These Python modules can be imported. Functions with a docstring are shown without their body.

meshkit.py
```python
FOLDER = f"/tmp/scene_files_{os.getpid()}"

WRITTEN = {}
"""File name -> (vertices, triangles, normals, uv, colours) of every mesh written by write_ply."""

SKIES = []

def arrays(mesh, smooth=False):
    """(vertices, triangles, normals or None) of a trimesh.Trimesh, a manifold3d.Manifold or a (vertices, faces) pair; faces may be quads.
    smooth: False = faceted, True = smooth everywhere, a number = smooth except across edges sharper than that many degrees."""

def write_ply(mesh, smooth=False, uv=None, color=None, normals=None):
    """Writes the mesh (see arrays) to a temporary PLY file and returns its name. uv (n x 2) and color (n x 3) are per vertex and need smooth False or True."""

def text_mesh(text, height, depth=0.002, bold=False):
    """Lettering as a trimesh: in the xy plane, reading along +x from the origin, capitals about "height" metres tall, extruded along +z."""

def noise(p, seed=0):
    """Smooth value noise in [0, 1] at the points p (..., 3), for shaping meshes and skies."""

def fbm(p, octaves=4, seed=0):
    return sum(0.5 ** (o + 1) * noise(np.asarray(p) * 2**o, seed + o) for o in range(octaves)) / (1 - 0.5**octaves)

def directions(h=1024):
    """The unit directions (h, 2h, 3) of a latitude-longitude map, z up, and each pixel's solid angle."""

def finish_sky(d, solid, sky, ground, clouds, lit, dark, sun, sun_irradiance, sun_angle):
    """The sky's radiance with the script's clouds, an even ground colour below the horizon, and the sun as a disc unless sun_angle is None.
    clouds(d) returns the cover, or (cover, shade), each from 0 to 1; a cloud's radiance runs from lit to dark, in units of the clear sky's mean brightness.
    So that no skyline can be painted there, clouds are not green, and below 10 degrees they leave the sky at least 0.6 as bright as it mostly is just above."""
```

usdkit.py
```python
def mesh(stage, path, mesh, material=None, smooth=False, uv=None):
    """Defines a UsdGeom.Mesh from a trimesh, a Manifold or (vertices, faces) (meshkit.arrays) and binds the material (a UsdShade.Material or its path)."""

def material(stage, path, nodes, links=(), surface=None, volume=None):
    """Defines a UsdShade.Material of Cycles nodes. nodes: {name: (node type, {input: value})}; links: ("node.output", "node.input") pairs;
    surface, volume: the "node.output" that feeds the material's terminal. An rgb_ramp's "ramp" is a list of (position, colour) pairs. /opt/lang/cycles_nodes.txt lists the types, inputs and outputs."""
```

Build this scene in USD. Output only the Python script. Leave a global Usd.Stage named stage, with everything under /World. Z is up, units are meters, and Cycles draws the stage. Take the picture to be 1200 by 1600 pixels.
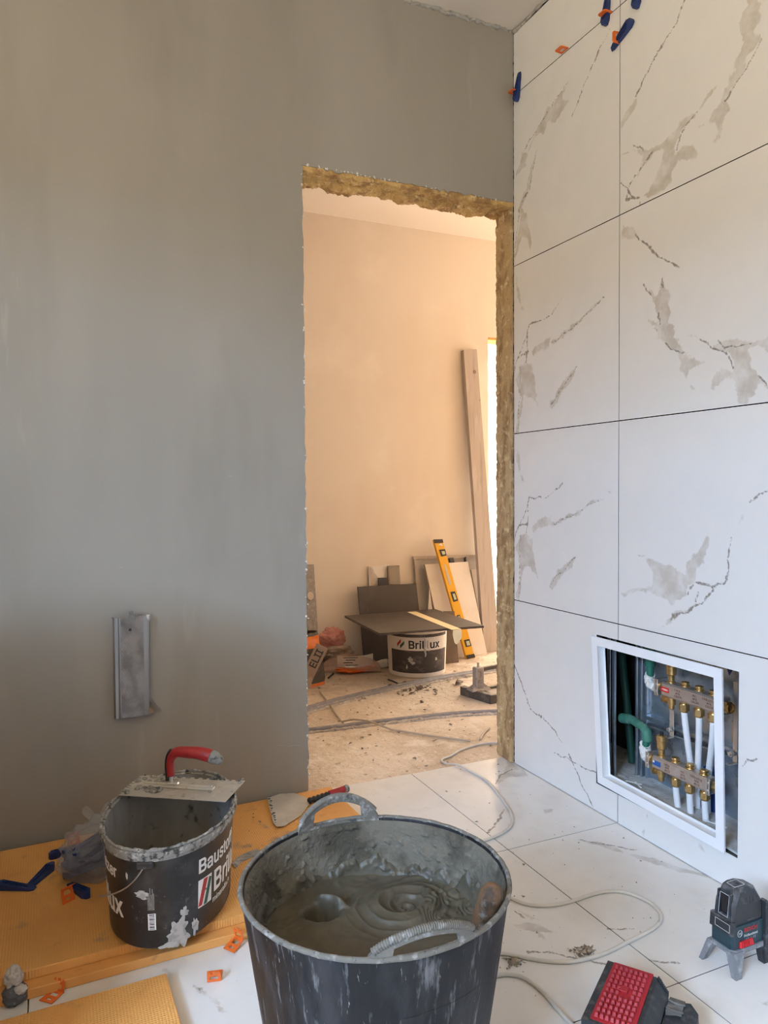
import math, numpy as np, trimesh, shapely, manifold3d as m3
from shapely.geometry import Polygon, LineString
from scipy.interpolate import CubicSpline
from pxr import Usd, UsdGeom, UsdLux, UsdShade, Gf, Sdf, Vt
import usdkit, meshkit
from meshkit import fbm, noise

stage = Usd.Stage.CreateInMemory()
UsdGeom.SetStageUpAxis(stage, 'Z'); UsdGeom.SetStageMetersPerUnit(stage, 1.0)
UsdGeom.Xform.Define(stage, '/World'); UsdGeom.Scope.Define(stage, '/World/Looks')
rng = np.random.default_rng(7)

# ---------------------------------------------------------------- camera
FPX, YAW, PITCH, ROLL, EYE = 1155.244, math.radians(24.3238), math.radians(1.7929), math.radians(-.3889), np.array([0, 0, 1.0047])
_F0 = np.array([math.sin(YAW), math.cos(YAW), 0]); _R = np.array([math.cos(YAW), -math.sin(YAW), 0]); _U = np.array([0, 0, 1.])
FW = _F0 * math.cos(PITCH) - _U * math.sin(PITCH); _u = _U * math.cos(PITCH) + _F0 * math.sin(PITCH)
RT = _R * math.cos(ROLL) + _u * math.sin(ROLL); UP = _u * math.cos(ROLL) - _R * math.sin(ROLL)
cam = UsdGeom.Camera.Define(stage, '/World/camera')
cm = np.eye(4); cm[:3, 0] = RT; cm[:3, 1] = UP; cm[:3, 2] = -FW; cm[:3, 3] = EYE
cam.AddTransformOp().Set(Gf.Matrix4d(*cm.T.ravel().tolist()))
cam.CreateHorizontalApertureAttr(36.0); cam.CreateVerticalApertureAttr(48.0); cam.CreateFocalLengthAttr(36.0 * FPX / 1200)
cam.CreateClippingRangeAttr(Gf.Vec2f(.05, 100)); cam.CreateExposureAttr(0.0)

def at(u, v, axis, value):
    """the point where the sight line of a pixel meets the plane axis = value (used to measure the photograph)"""
    d = FW + RT * (u - 600) / FPX - UP * (v - 800) / FPX
    return EYE + d * (value - EYE[axis]) / d[axis]

# ---------------------------------------------------------------- daylight and lamps
def rect_light(name, loc, normal, w, h, color, power):
    L = UsdLux.RectLight.Define(stage, '/World/' + name)
    n = np.array(normal, float); n /= np.linalg.norm(n)
    up = np.array([0, 0, 1.]) if abs(n[2]) < .9 else np.array([0, 1., 0])
    x = np.cross(up, -n); x /= np.linalg.norm(x); y = np.cross(-n, x)
    x, y, z = x, np.cross(-n, x), -n                     # a RectLight shines along its -z
    m = np.eye(4); m[:3, 0] = x; m[:3, 1] = y; m[:3, 2] = z; m[:3, 3] = loc
    L.AddTransformOp().Set(Gf.Matrix4d(*m.T.ravel().tolist()))
    L.CreateWidthAttr(w); L.CreateHeightAttr(h); L.CreateColorAttr(Gf.Vec3f(*color)); L.CreateIntensityAttr(power)
    return L
# main room: a window in the left wall, behind the camera; blue sky comes down through it, warm light off the sunlit yard comes up
sky_patch = rect_light('sky_light', (-4.0, -1.3, 3.25), (.87, 0, -.5), 6.0, 1.1, (.48, .72, 1.06), 50)
horizon = rect_light('horizon_light', (-4.05, -1.3, 2.68), (1, 0, -.15), 6.0, .36, (.46, .71, 1.08), 104)   # the sky is brightest low down
yard = rect_light('window_light', (-2.4, -.4, .9), (.5, 0, .87), 1.5, 1.0, (1.0, .82, .53), 86)
# the next room: a window further to the right, and sun in the room beyond
hall_light = rect_light('hall_window_light', (4.35, 3.2, 1.35), (-1, 0, .45), 1.4, 2.2, (1.0, .80, .62), 6.2)
beyond_light = rect_light('beyond_window_light', (4.35, 4.9, 1.2), (-1, 0, 0), 1.2, 2.1, (1.0, .88, .70), 25)
dome = UsdLux.DomeLight.Define(stage, '/World/sky'); dome.CreateIntensityAttr(.12); dome.CreateColorAttr(Gf.Vec3f(.75, .86, 1.0))
cam.GetExposureAttr().Set(0.0)

# ---------------------------------------------------------------- helpers: transforms and shapes
def rot(axis, a):
    return trimesh.transformations.rotation_matrix(a, {'x': [1, 0, 0], 'y': [0, 1, 0], 'z': [0, 0, 1]}.get(axis, axis) if isinstance(axis, str) else axis)
def tr(*p):
    m = np.eye(4); m[:3, 3] = p if len(p) == 3 else p[0]; return m
def frame(o, ex, ez):
    """axes at o: x along ex, z as near to ez as may be"""
    x = np.array(ex, float); x /= np.linalg.norm(x); z = np.array(ez, float); z -= x * (z @ x); z /= np.linalg.norm(z)
    m = np.eye(4); m[:3, 0] = x; m[:3, 1] = np.cross(z, x); m[:3, 2] = z; m[:3, 3] = o; return m
def mesh_of(v, f):
    f = np.asarray(f)
    if f.shape[1] == 4: f = np.vstack([f[:, [0, 1, 2]], f[:, [0, 2, 3]]])
    return trimesh.Trimesh(v, f, process=False)
def put(m, M):
    m = m.copy(); m.apply_transform(M); return m
def join(*ms):
    out = []
    for m in ms: out += list(m) if isinstance(m, (list, tuple)) else [m]
    return trimesh.util.concatenate(out) if len(out) > 1 else out[0]
def hull(p):
    return trimesh.convex.convex_hull(np.asarray(p, float))
def cbox(lo, hi, c=.002):
    """axis-aligned box with chamfered edges"""
    lo, hi = np.minimum(lo, hi).astype(float), np.maximum(lo, hi).astype(float); c = min(c, *(0.45 * (hi - lo)))
    P = []
    for k in range(3):
        a, b = lo + c, hi - c; a[k], b[k] = lo[k], hi[k]
        P += [[(a, b)[i][0], (a, b)[j][1], (a, b)[l][2]] for i in (0, 1) for j in (0, 1) for l in (0, 1)]
    return hull(P)
def man(m):
    return m3.Manifold(m3.Mesh(np.asarray(m.vertices, np.float32), np.asarray(m.faces, np.uint32))) if not isinstance(m, m3.Manifold) else m
def tri(m):
    q = m.to_mesh(); return trimesh.Trimesh(q.vert_properties[:, :3], q.tri_verts, process=False)
def cut(a, *bs):
    a = man(a)
    for b in bs: a = a - man(b)
    return tri(a)
def prism(poly, depth):
    p = poly if isinstance(poly, shapely.Geometry) else Polygon(poly)
    gs = [g for g in getattr(p, 'geoms', [p]) if g.area > 1e-9]
    return join([trimesh.creation.extrude_polygon(g, depth, engine='earcut') for g in gs])
def lathe(prof, n=32):
    return trimesh.creation.revolve(np.array(prof, float), sections=n)
def tube(pts, r, n=10, closed=False):
    p = np.asarray(pts, float); r = np.broadcast_to(r, len(p)).astype(float)
    t = np.gradient(p, axis=0); t /= np.linalg.norm(t, axis=1, keepdims=True) + 1e-12
    a = np.cross(t[0], [0, 0, 1.] if abs(t[0][2]) < .9 else [1., 0, 0]); a /= np.linalg.norm(a); A = []
    for k in range(len(p)):
        a = a - t[k] * (a @ t[k]); a /= np.linalg.norm(a); A.append(a)
    A = np.array(A); Bn = np.cross(t, A); g = np.arange(n) * 2 * np.pi / n
    v = (p[:, None] + r[:, None, None] * (np.cos(g)[None, :, None] * A[:, None] + np.sin(g)[None, :, None] * Bn[:, None])).reshape(-1, 3)
    i, j = np.meshgrid(np.arange(len(p) - 1), np.arange(n), indexing='ij')
    q = np.stack([i * n + j, i * n + (j + 1) % n, (i + 1) * n + (j + 1) % n, (i + 1) * n + j], -1).reshape(-1, 4)
    f = np.vstack([q[:, [0, 1, 2]], q[:, [0, 2, 3]]])
    N = len(v); v = np.vstack([v, p[0], p[-1]]); jj = np.arange(n)
    caps = np.vstack([np.stack([np.full(n, N), (jj + 1) % n, jj], 1), np.stack([np.full(n, N + 1), (len(p) - 1) * n + jj, (len(p) - 1) * n + (jj + 1) % n], 1)])
    return mesh_of(v, np.vstack([f, caps]))
def rod(a, b, r, n=14, r2=None):
    return tube([a, b], [r, r if r2 is None else r2], n)
def spline(pts, n=60):
    p = np.asarray(pts, float); s = np.r_[0, np.cumsum(np.linalg.norm(np.diff(p, axis=0), axis=1))]
    return CubicSpline(s, p)(np.linspace(0, s[-1], n))
def pline(pts, n=60):
    p = np.asarray(pts, float); s = np.r_[0, np.cumsum(np.linalg.norm(np.diff(p, axis=0), axis=1))]
    return np.stack([np.interp(np.linspace(0, s[-1], n), s, p[:, k]) for k in range(p.shape[1])], 1)
def hexnut(r, h):
    return prism([(r * math.cos(k * math.pi / 3), r * math.sin(k * math.pi / 3)) for k in range(6)], h)
def grid(nx, ny, fn):
    """a sheet of nx by ny points fn(s, t), s and t in 0..1"""
    s, t = np.meshgrid(np.linspace(0, 1, nx), np.linspace(0, 1, ny), indexing='ij')
    v = fn(s.ravel(), t.ravel()); i, j = np.meshgrid(np.arange(nx - 1), np.arange(ny - 1), indexing='ij')
    return mesh_of(v, np.stack([i * ny + j, (i + 1) * ny + j, (i + 1) * ny + j + 1, i * ny + j + 1], -1).reshape(-1, 4))
def thick(m, vec):
    """closes a sheet to a slab by pushing a copy along vec"""
    v, f = np.array(m.vertices), np.array(m.faces); n = len(v)
    e = np.vstack([f[:, [0, 1]], f[:, [1, 2]], f[:, [2, 0]]]); es = np.sort(e, 1)
    _, inv, cnt = np.unique(es, axis=0, return_inverse=True, return_counts=True); b = e[cnt[inv.ravel()] == 1]
    side = np.vstack([np.stack([b[:, 1], b[:, 0], b[:, 0] + n], 1), np.stack([b[:, 1], b[:, 0] + n, b[:, 1] + n], 1)])
    return mesh_of(np.vstack([v, v + vec]), np.vstack([f, f[:, ::-1] + n, side]))
def blob(center, size, amp=.15, freq=3.0, seed=0, sub=4, flat=None):
    m = trimesh.creation.icosphere(sub, 1.0); v = np.array(m.vertices)
    v *= (1 + amp * 2 * (fbm(v * freq + 11, 4, seed) - .5))[:, None]; v *= np.asarray(size)
    if flat is not None: v[:, 2] = np.maximum(v[:, 2], flat)
    return mesh_of(v + center, m.faces)
def finer(m, size):
    v, f = trimesh.remesh.subdivide_to_size(m.vertices, m.faces, size, max_iter=12); return trimesh.Trimesh(v, f, process=True)

# ---------------------------------------------------------------- helpers: naming, things and parts
used = {}
def path_of(parent, name):
    k = used.get((parent, name), 0); used[(parent, name)] = k + 1
    return f'{parent}/{name}' + (f'_{k:03d}' if k else '')
class Thing:
    def __init__(self, path, M): self.path, self.inv = path, np.linalg.inv(M)
def meta(prim, label=None, cat=None, group=None, kind=None):
    for k, v in (('label', label), ('category', cat), ('group', group), ('kind', kind)):
        if v: prim.SetCustomDataByKey(k, v)
def thing(name, label, cat, M=None, group=None, kind=None):
    M = np.eye(4) if M is None else (tr(*M) if np.ndim(M) == 1 else np.asarray(M))
    p = path_of('/World', name); x = UsdGeom.Xform.Define(stage, p)
    x.AddTransformOp().Set(Gf.Matrix4d(*M.T.ravel().tolist())); meta(x.GetPrim(), label, cat, group, kind)
    return Thing(p, M)
def part(t, name, mesh, mat, smooth=35, local=False, label=None, kind=None, vein=None):
    """one mesh under a thing (or under a part, for a sub-part); mesh is given in world space unless local"""
    p = path_of(t.path, name)
    if not local: mesh = put(mesh, t.inv)
    m = usdkit.mesh(stage, p, mesh, LOOK[mat], smooth)
    if vein is not None:
        UsdGeom.PrimvarsAPI(m).CreatePrimvar('vein', Sdf.ValueTypeNames.Color3fArray, 'vertex').Set(Vt.Vec3fArray.FromNumpy(vein.astype(np.float32)))
    meta(m.GetPrim(), label, None, None, kind)
    q = Thing(p, np.eye(4)); q.inv = t.inv; return q
def single(name, label, cat, mesh, mat, smooth=35, group=None, kind=None, M=None):
    """a thing that is one mesh"""
    if M is None:
        b = mesh.bounds; M = tr((b[0][0] + b[1][0]) / 2, (b[0][1] + b[1][1]) / 2, b[0][2])
        mesh = put(mesh, np.linalg.inv(M))
    p = path_of('/World', name); m = usdkit.mesh(stage, p, mesh, LOOK[mat], smooth)
    m.AddTransformOp().Set(Gf.Matrix4d(*np.asarray(M).T.ravel().tolist())); meta(m.GetPrim(), label, cat, group, kind)
    return Thing(p, M)
def setting(name, mesh, mat, smooth=False):
    p = path_of('/World', name); m = usdkit.mesh(stage, p, mesh, LOOK[mat], smooth); meta(m.GetPrim(), kind='structure')
    return Thing(p, np.eye(4))
def copy_of(src, name, label, cat, M, group=None):
    p = path_of('/World', name); x = UsdGeom.Xform.Define(stage, p)
    x.GetPrim().GetReferences().AddInternalReference(src.path); x.GetPrim().SetInstanceable(True)
    x.MakeMatrixXform().Set(Gf.Matrix4d(*np.asarray(M).T.ravel().tolist())); meta(x.GetPrim(), label, cat, group)
    return Thing(p, np.asarray(M))

# ---------------------------------------------------------------- materials
LOOK = {}
def look(name, color, rough=.5, metal=0.0, layers=(), bump=None, dust=None, rlayer=None, **kw):
    """principled material; layers: (colour, scale or xyz scales, from, to, detail) noise patches laid over one another; bump: (scale, distance, strength)
    dust: (colour, from, to, scale) on faces that look up"""
    nd = {'geo': ('geometry', {}), 'p': ('principled_bsdf', {'base_color': color, 'roughness': rough, 'metallic': metal, **kw})}; lk = []; src = None
    for i, (c, sc, lo, hi, det) in enumerate(layers):
        sc = (sc,) * 3 if np.ndim(sc) == 0 else sc
        nd[f'm{i}'] = ('mapping', {'scale': sc, 'location': (3.1 * i, 1.7 * i, .9 * i)}); nd[f'n{i}'] = ('noise_texture', {'scale': 1.0, 'detail': float(det), 'roughness': .6})
        nd[f'r{i}'] = ('map_range', {'from_min': lo, 'from_max': hi, 'to_min': 0.0, 'to_max': 1.0, 'clamp': True})
        nd[f'x{i}'] = ('mix_color', {'a': color, 'b': c})
        lk += [('geo.position', f'm{i}.vector'), (f'm{i}.vector', f'n{i}.vector'), (f'n{i}.fac', f'r{i}.value'), (f'r{i}.result', f'x{i}.fac')]
        if src: lk.append((src, f'x{i}.a'))
        src = f'x{i}.result'
    if dust:
        c, lo, hi, sc = dust
        nd['dz'] = ('separate_xyz', {}); nd['dr'] = ('map_range', {'from_min': .25, 'from_max': .9, 'to_min': 0.0, 'to_max': 1.0, 'clamp': True})
        nd['dn'] = ('noise_texture', {'scale': float(sc), 'detail': 5.0, 'roughness': .65}); nd['dm'] = ('map_range', {'from_min': lo, 'from_max': hi, 'to_min': 0.0, 'to_max': 1.0, 'clamp': True})
        nd['dx'] = ('math', {'math_type': 'multiply'}); nd['dc'] = ('mix_color', {'a': color, 'b': c})
        lk += [('geo.normal', 'dz.vector'), ('dz.z', 'dr.value'), ('geo.position', 'dn.vector'), ('dn.fac', 'dm.value'), ('dr.result', 'dx.value1'), ('dm.result', 'dx.value2'), ('dx.value', 'dc.fac')]
        if src: lk.append((src, 'dc.a'))
        src = 'dc.result'
    if src: lk.append((src, 'p.base_color'))
    if bump:
        sc, dist, st = bump; sc = (sc,) * 3 if np.ndim(sc) == 0 else sc
        nd['bm'] = ('mapping', {'scale': sc}); nd['bn'] = ('noise_texture', {'scale': 1.0, 'detail': 5.0, 'roughness': .6}); nd['bb'] = ('bump', {'strength': st, 'distance': dist})
        lk += [('geo.position', 'bm.vector'), ('bm.vector', 'bn.vector'), ('bn.fac', 'bb.height'), ('bb.normal', 'p.normal')]
    LOOK[name] = usdkit.material(stage, '/World/Looks/' + name, nd, lk, 'p.BSDF'); return LOOK[name]

def srgb(r, g, b):
    return tuple(((c / 255 + .055) / 1.055) ** 2.4 if c > 10 else c / 255 / 12.92 for c in (r, g, b))
look('grey_wall', (.292, .266, .228), .42, layers=[((.335, .306, .265), (1.6, 1.6, .35), .42, .66, 3), ((.262, .238, .203), (3.0, 3.0, .8), .52, .72, 4), ((.365, .338, .295), (9, 9, 1.6), .66, .80, 4)], bump=((2.2, 2.2, 1.2), .02, .25))
look('plaster_white', (.72, .69, .64), .75, layers=[((.80, .78, .74), 2.0, .45, .65, 4)], bump=(60, .002, .25))
look('hall_plaster', (.80, .70, .58), .8, layers=[((.74, .62, .49), (1.2, 1.2, .7), .50, .72, 4), ((.86, .76, .64), 2.6, .55, .75, 4)], bump=(5, .008, .25))
look('hall_ceiling', (.90, .82, .72), .8, bump=(8, .004, .2))
look('ceiling_paint', (.70, .64, .57), .8, layers=[((.64, .57, .50), 1.6, .5, .7, 3)], bump=(8, .004, .2))
look('substrate', (.035, .033, .032), .95)
look('joint_dark', (.05, .048, .045), .9)
look('render_grey', (.36, .34, .31), .9, layers=[((.50, .47, .43), 35, .5, .65, 4), ((.20, .19, .18), 60, .55, .7, 3)], bump=(120, .003, .6))
look('screed', (.62, .51, .40), .92, layers=[((.74, .63, .52), 1.6, .45, .60, 6), ((.44, .32, .22), 2.6, .52, .68, 7), ((.78, .70, .61), 7, .54, .66, 7), ((.36, .26, .18), 30, .60, .72, 6), ((.80, .72, .63), 90, .57, .70, 4)], bump=(32, .012, .7))
look('pu_foam', (.60, .38, .14), .85, layers=[((.36, .20, .075), 18, .47, .6, 6), ((.74, .56, .28), 40, .56, .68, 5), ((.28, .19, .10), 90, .62, .74, 4)], bump=(160, .004, .8))
look('door_foam_orange', (.66, .36, .10), .85)  # plain orange foam along the head of the far doorway
look('jamb_foam', (.50, .35, .18), .88, layers=[((.31, .19, .09), (26, 26, 9), .47, .6, 6), ((.66, .53, .32), 36, .55, .68, 5), ((.15, .11, .07), 110, .62, .72, 4)], bump=(140, .004, .8))
look('crumb', (.30, .25, .20), .95, layers=[((.52, .45, .37), 60, .5, .6, 3), ((.12, .10, .08), 90, .55, .65, 3)])
look('mortar_bed', (.44, .38, .33), .95, layers=[((.60, .53, .46), 40, .48, .62, 4), ((.22, .19, .17), 60, .56, .7, 4)], bump=(120, .003, .6))
look('scuff', (.40, .37, .33), .8)
look('crumb_dark', (.14, .095, .065), .9)
look('wood_grey', (.50, .42, .35), .8, layers=[((.41, .335, .27), (50, 50, 3.0), .50, .70, 4), ((.57, .50, .43), (14, 14, 4), .55, .72, 4), ((.20, .15, .11), (20, 20, 9), .68, .76, 3)], bump=((150, 150, 6), .002, .4))
look('concrete_board', (.36, .32, .28), .9, layers=[((.46, .42, .37), (60, 60, 60), .5, .65, 4), ((.25, .22, .19), (12, 12, 20), .58, .7, 4)], bump=(120, .002, .4))
look('dark_board', (.078, .062, .053), .46, layers=[((.10, .085, .075), 7, .52, .7, 5), ((.24, .21, .19), (40, 40, 40), .68, .8, 5)])
look('brown_board', (.12, .082, .055), .5, layers=[((.17, .12, .085), 9, .5, .7, 5)])
look('mdf_edge', (.30, .21, .14), .8)
look('white_board', (.78, .70, .60), .55, layers=[((.70, .61, .50), 5, .55, .72, 4)])
look('board_grey', (.50, .44, .37), .7, layers=[((.58, .51, .43), 6, .5, .7, 4)])
look('tape', (.82, .66, .38), .6)
look('tape_pale', (.80, .74, .55), .6)
look('level_yellow', (.80, .40, .012), .38, layers=[((.62, .33, .03), 22, .62, .74, 4)])
look('black_plastic', (.016, .016, .017), .42, layers=[((.06, .06, .058), 40, .6, .75, 4)])
look('vial', (.70, .74, .50), .15, transmission_weight=.3)
look('bucket_white', (.78, .72, .66), .4, layers=[((.66, .60, .53), 12, .6, .75, 4)])
look('label_dark', (.055, .045, .046), .45, layers=[((.15, .13, .125), (16, 16, 30), .52, .70, 5), ((.42, .39, .36), 70, .69, .76, 4)])
look('print_black', (.012, .012, .014), .5)
look('print_white', (.80, .78, .75), .5, layers=[((.10, .10, .10), 60, .64, .70, 4)])
look('print_red', (.50, .030, .030), .5, layers=[((.20, .04, .04), 60, .6, .7, 4)])
look('print_green', (.030, .10, .065), .5)
look('print_darkred', (.16, .045, .03), .6)
look('tub_black', (.010, .0095, .0105), .52, layers=[((.030, .029, .031), (22, 22, 5), .48, .66, 5), ((.15, .145, .145), (75, 75, 8), .575, .70, 6), ((.36, .35, .34), (120, 120, 26), .67, .76, 4)], bump=((90, 90, 30), .002, .35), specular_ior_level=.28)
look('tub_rim', (.150, .136, .114), .75, layers=[((.30, .285, .26), 60, .54, .66, 4), ((.05, .05, .05), 85, .58, .70, 4)], bump=(200, .002, .6))
look('mortar_wet', (.066, .056, .038), .50, layers=[((.088, .076, .052), 9, .48, .66, 4)], bump=(70, .003, .25))
look('mortar_dry', (.150, .132, .100), .88, layers=[((.070, .060, .042), 9, .47, .60, 5), ((.21, .19, .155), 26, .58, .72, 5)], bump=(110, .005, .8))
look('bucket_black', (.020, .019, .019), .42, layers=[((.050, .048, .047), 14, .48, .66, 5), ((.15, .145, .14), 55, .64, .76, 5), ((.34, .33, .32), 160, .70, .76, 3)])
look('bucket_inside', (.27, .255, .235), .6, layers=[((.32, .315, .31), (16, 16, 7), .46, .64, 5), ((.07, .068, .066), 24, .58, .70, 5)], bump=(60, .003, .4))
look('splash', (.50, .47, .44), .9, layers=[((.36, .34, .32), 60, .5, .6, 4)], bump=(150, .003, .6))
look('rim_crust', (.30, .285, .26), .9, layers=[((.06, .058, .055), 45, .50, .60, 5), ((.52, .50, .47), 80, .55, .68, 4)], bump=(160, .003, .7))
look('trowel_steel', (.50, .465, .41), .55, .35, layers=[((.62, .58, .52), 22, .5, .66, 5), ((.27, .25, .22), 45, .58, .70, 5)], bump=(120, .002, .4))
look('steel', (.62, .62, .62), .35, .9, layers=[((.42, .40, .37), 40, .6, .7, 4)])
look('grip_red', (.36, .020, .022), .45, layers=[((.23, .20, .17), 34, .60, .68, 5), ((.17, .014, .015), 60, .58, .7, 4)])
look('grip_worn', (.24, .23, .21), .8, layers=[((.05, .05, .05), 60, .52, .62, 4)])
look('wood_handle', (.150, .078, .036), .75, layers=[((.055, .032, .018), (40, 40, 12), .46, .60, 5), ((.22, .20, .17), 36, .56, .68, 5)], bump=(120, .002, .4))
look('foam_orange', (.78, .37, .105), .75, layers=[((.68, .31, .085), 4, .48, .7, 4), ((.50, .26, .10), 24, .66, .76, 5)])
look('wedge_blue', (.010, .030, .135), .42, layers=[((.03, .05, .15), 50, .62, .74, 4)])
look('clip_orange', (.80, .16, .025), .42)
look('clip_dusty', (.62, .17, .045), .6, layers=[((.45, .36, .28), 90, .6, .7, 4)])
look('cable_white', (.64, .61, .56), .5, layers=[((.46, .43, .38), 20, .58, .72, 4)])
look('cable_back', (.50, .41, .33), .6)
look('conduit', (.27, .26, .28), .5, layers=[((.42, .36, .31), (30, 30, 30), .5, .68, 4)])
look('laser_black', (.030, .030, .033), .48, layers=[((.10, .10, .105), 55, .56, .74, 5)], dust=((.30, .30, .31), .42, .75, 60))
look('laser_teal', (.014, .042, .056), .42, layers=[((.07, .09, .10), 50, .60, .76, 5)])
look('laser_glass', (.012, .012, .015), .12)
look('laser_grey', (.22, .225, .24), .6, .2, layers=[((.38, .385, .40), 50, .5, .66, 5), ((.10, .10, .11), 80, .6, .72, 4)])
look('trim_light', (.45, .45, .46), .6)
look('switch_red', (.58, .02, .025), .4)
look('vent_red', (.36, .010, .018), .6, layers=[((.30, .10, .09), 70, .66, .74, 4)])
look('tool_black', (.017, .018, .020), .5, layers=[((.10, .095, .09), 36, .58, .72, 5)], dust=((.10, .095, .09), .50, .75, 60))
look('tool_grey', (.10, .092, .085), .8, layers=[((.19, .175, .16), 40, .5, .66, 5)])
look('putty_white', (.55, .50, .46), .85, layers=[((.32, .30, .28), 40, .55, .66, 4)])
look('putty_grey', (.10, .10, .11), .6, layers=[((.24, .23, .22), 60, .58, .7, 4)])
look('spatula_steel', (.56, .52, .47), .5, .3, layers=[((.64, .60, .55), 14, .5, .7, 4), ((.22, .19, .16), 60, .66, .74, 4)])
look('frame_white', (.83, .84, .87), .35)
look('zinc', (.42, .48, .54), .33, .85, layers=[((.56, .62, .68), 14, .46, .66, 3), ((.26, .30, .34), 30, .56, .70, 4)])
look('galva_knurl', (.38, .37, .36), .38, .8, layers=[((.34, .335, .33), 16, .5, .7, 4)])
look('rust', (.34, .22, .13), .9, layers=[((.50, .36, .22), 90, .5, .65, 4)])
look('manifold_steel', (.50, .455, .42), .42, .75, layers=[((.60, .55, .51), 22, .5, .66, 4)])
look('brass', (.60, .40, .17), .34, .9, layers=[((.42, .27, .11), 50, .52, .7, 4)])
look('pipe_white', (.82, .84, .88), .4)
look('pipe_green', (.015, .145, .095), .48)
look('pipe_green_dusty', (.055, .20, .145), .6, layers=[((.16, .28, .22), 40, .54, .7, 4)])
look('wrap_white', (.78, .77, .74), .75, layers=[((.55, .54, .52), (70, 70, 70), .58, .7, 4)], bump=(150, .003, .7))
look('sticker_red', (.62, .015, .02), .4); look('sticker_blue', (.015, .10, .36), .4); look('blue_film', (.012, .05, .24), .3)
look('copper_strip', (.50, .30, .17), .5, .3)
look('cavity', (.022, .018, .016), .95)  # near black: the shade of the deep niche is in the colour
look('pipe_green_shaded', (.004, .045, .030), .6)  # pipe green darkened: the shade behind the stud is in the colour
look('niche_floor', (.45, .46, .46), .8, layers=[((.60, .61, .61), 22, .5, .66, 5), ((.20, .20, .20), 50, .6, .7, 4)], bump=(80, .004, .5))
look('hex_mosaic', (.66, .56, .46), .5)
look('mesh_back', (.22, .155, .085), .7)
look('sack_dark', (.085, .070, .055), .6, layers=[((.14, .115, .09), 22, .5, .68, 4)])
look('sack_orange', (.80, .20, .03), .5); look('sack_strip', (.40, .30, .24), .6)
look('pink_film', (.62, .25, .21), .45, layers=[((.72, .38, .32), 20, .48, .66, 4)]); look('paper_beige', (.52, .41, .31), .7, layers=[((.36, .28, .21), 22, .54, .66, 4)])
look('pack_green', (.16, .30, .03), .5); look('pack_white', (.70, .64, .58), .5); look('pack_brown', (.26, .13, .09), .5, layers=[((.45, .36, .28), 60, .52, .62, 4)])
look('cutter_steel', (.10, .092, .085), .5, .4, layers=[((.20, .175, .15), 40, .5, .68, 4)], dust=((.32, .26, .20), .4, .7, 40))
look('cutter_pale', (.36, .31, .27), .6, .3, layers=[((.22, .185, .16), 40, .55, .68, 4)])
look('stripe_dark', (.06, .055, .055), .5)

def look_film(name, color, amount, rough=.18):
    """thin clear plastic film"""
    LOOK[name] = usdkit.material(stage, '/World/Looks/' + name, {
        'geo': ('geometry', {}), 'n': ('noise_texture', {'scale': 28.0, 'detail': 4.0}), 'b': ('bump', {'strength': .6, 'distance': .004}),
        't': ('transparent_bsdf', {'color': (.93, .93, .92)}), 'p': ('principled_bsdf', {'base_color': color, 'roughness': rough}), 'x': ('mix_closure', {'fac': amount})},
        [('geo.position', 'n.vector'), ('n.fac', 'b.height'), ('b.normal', 'p.normal'), ('t.BSDF', 'x.closure1'), ('p.BSDF', 'x.closure2')], 'x.closure')
look_film('clear_film', (.55, .55, .56), .27, .12); look_film('orange_film', (.74, .52, .42), .42)

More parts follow.
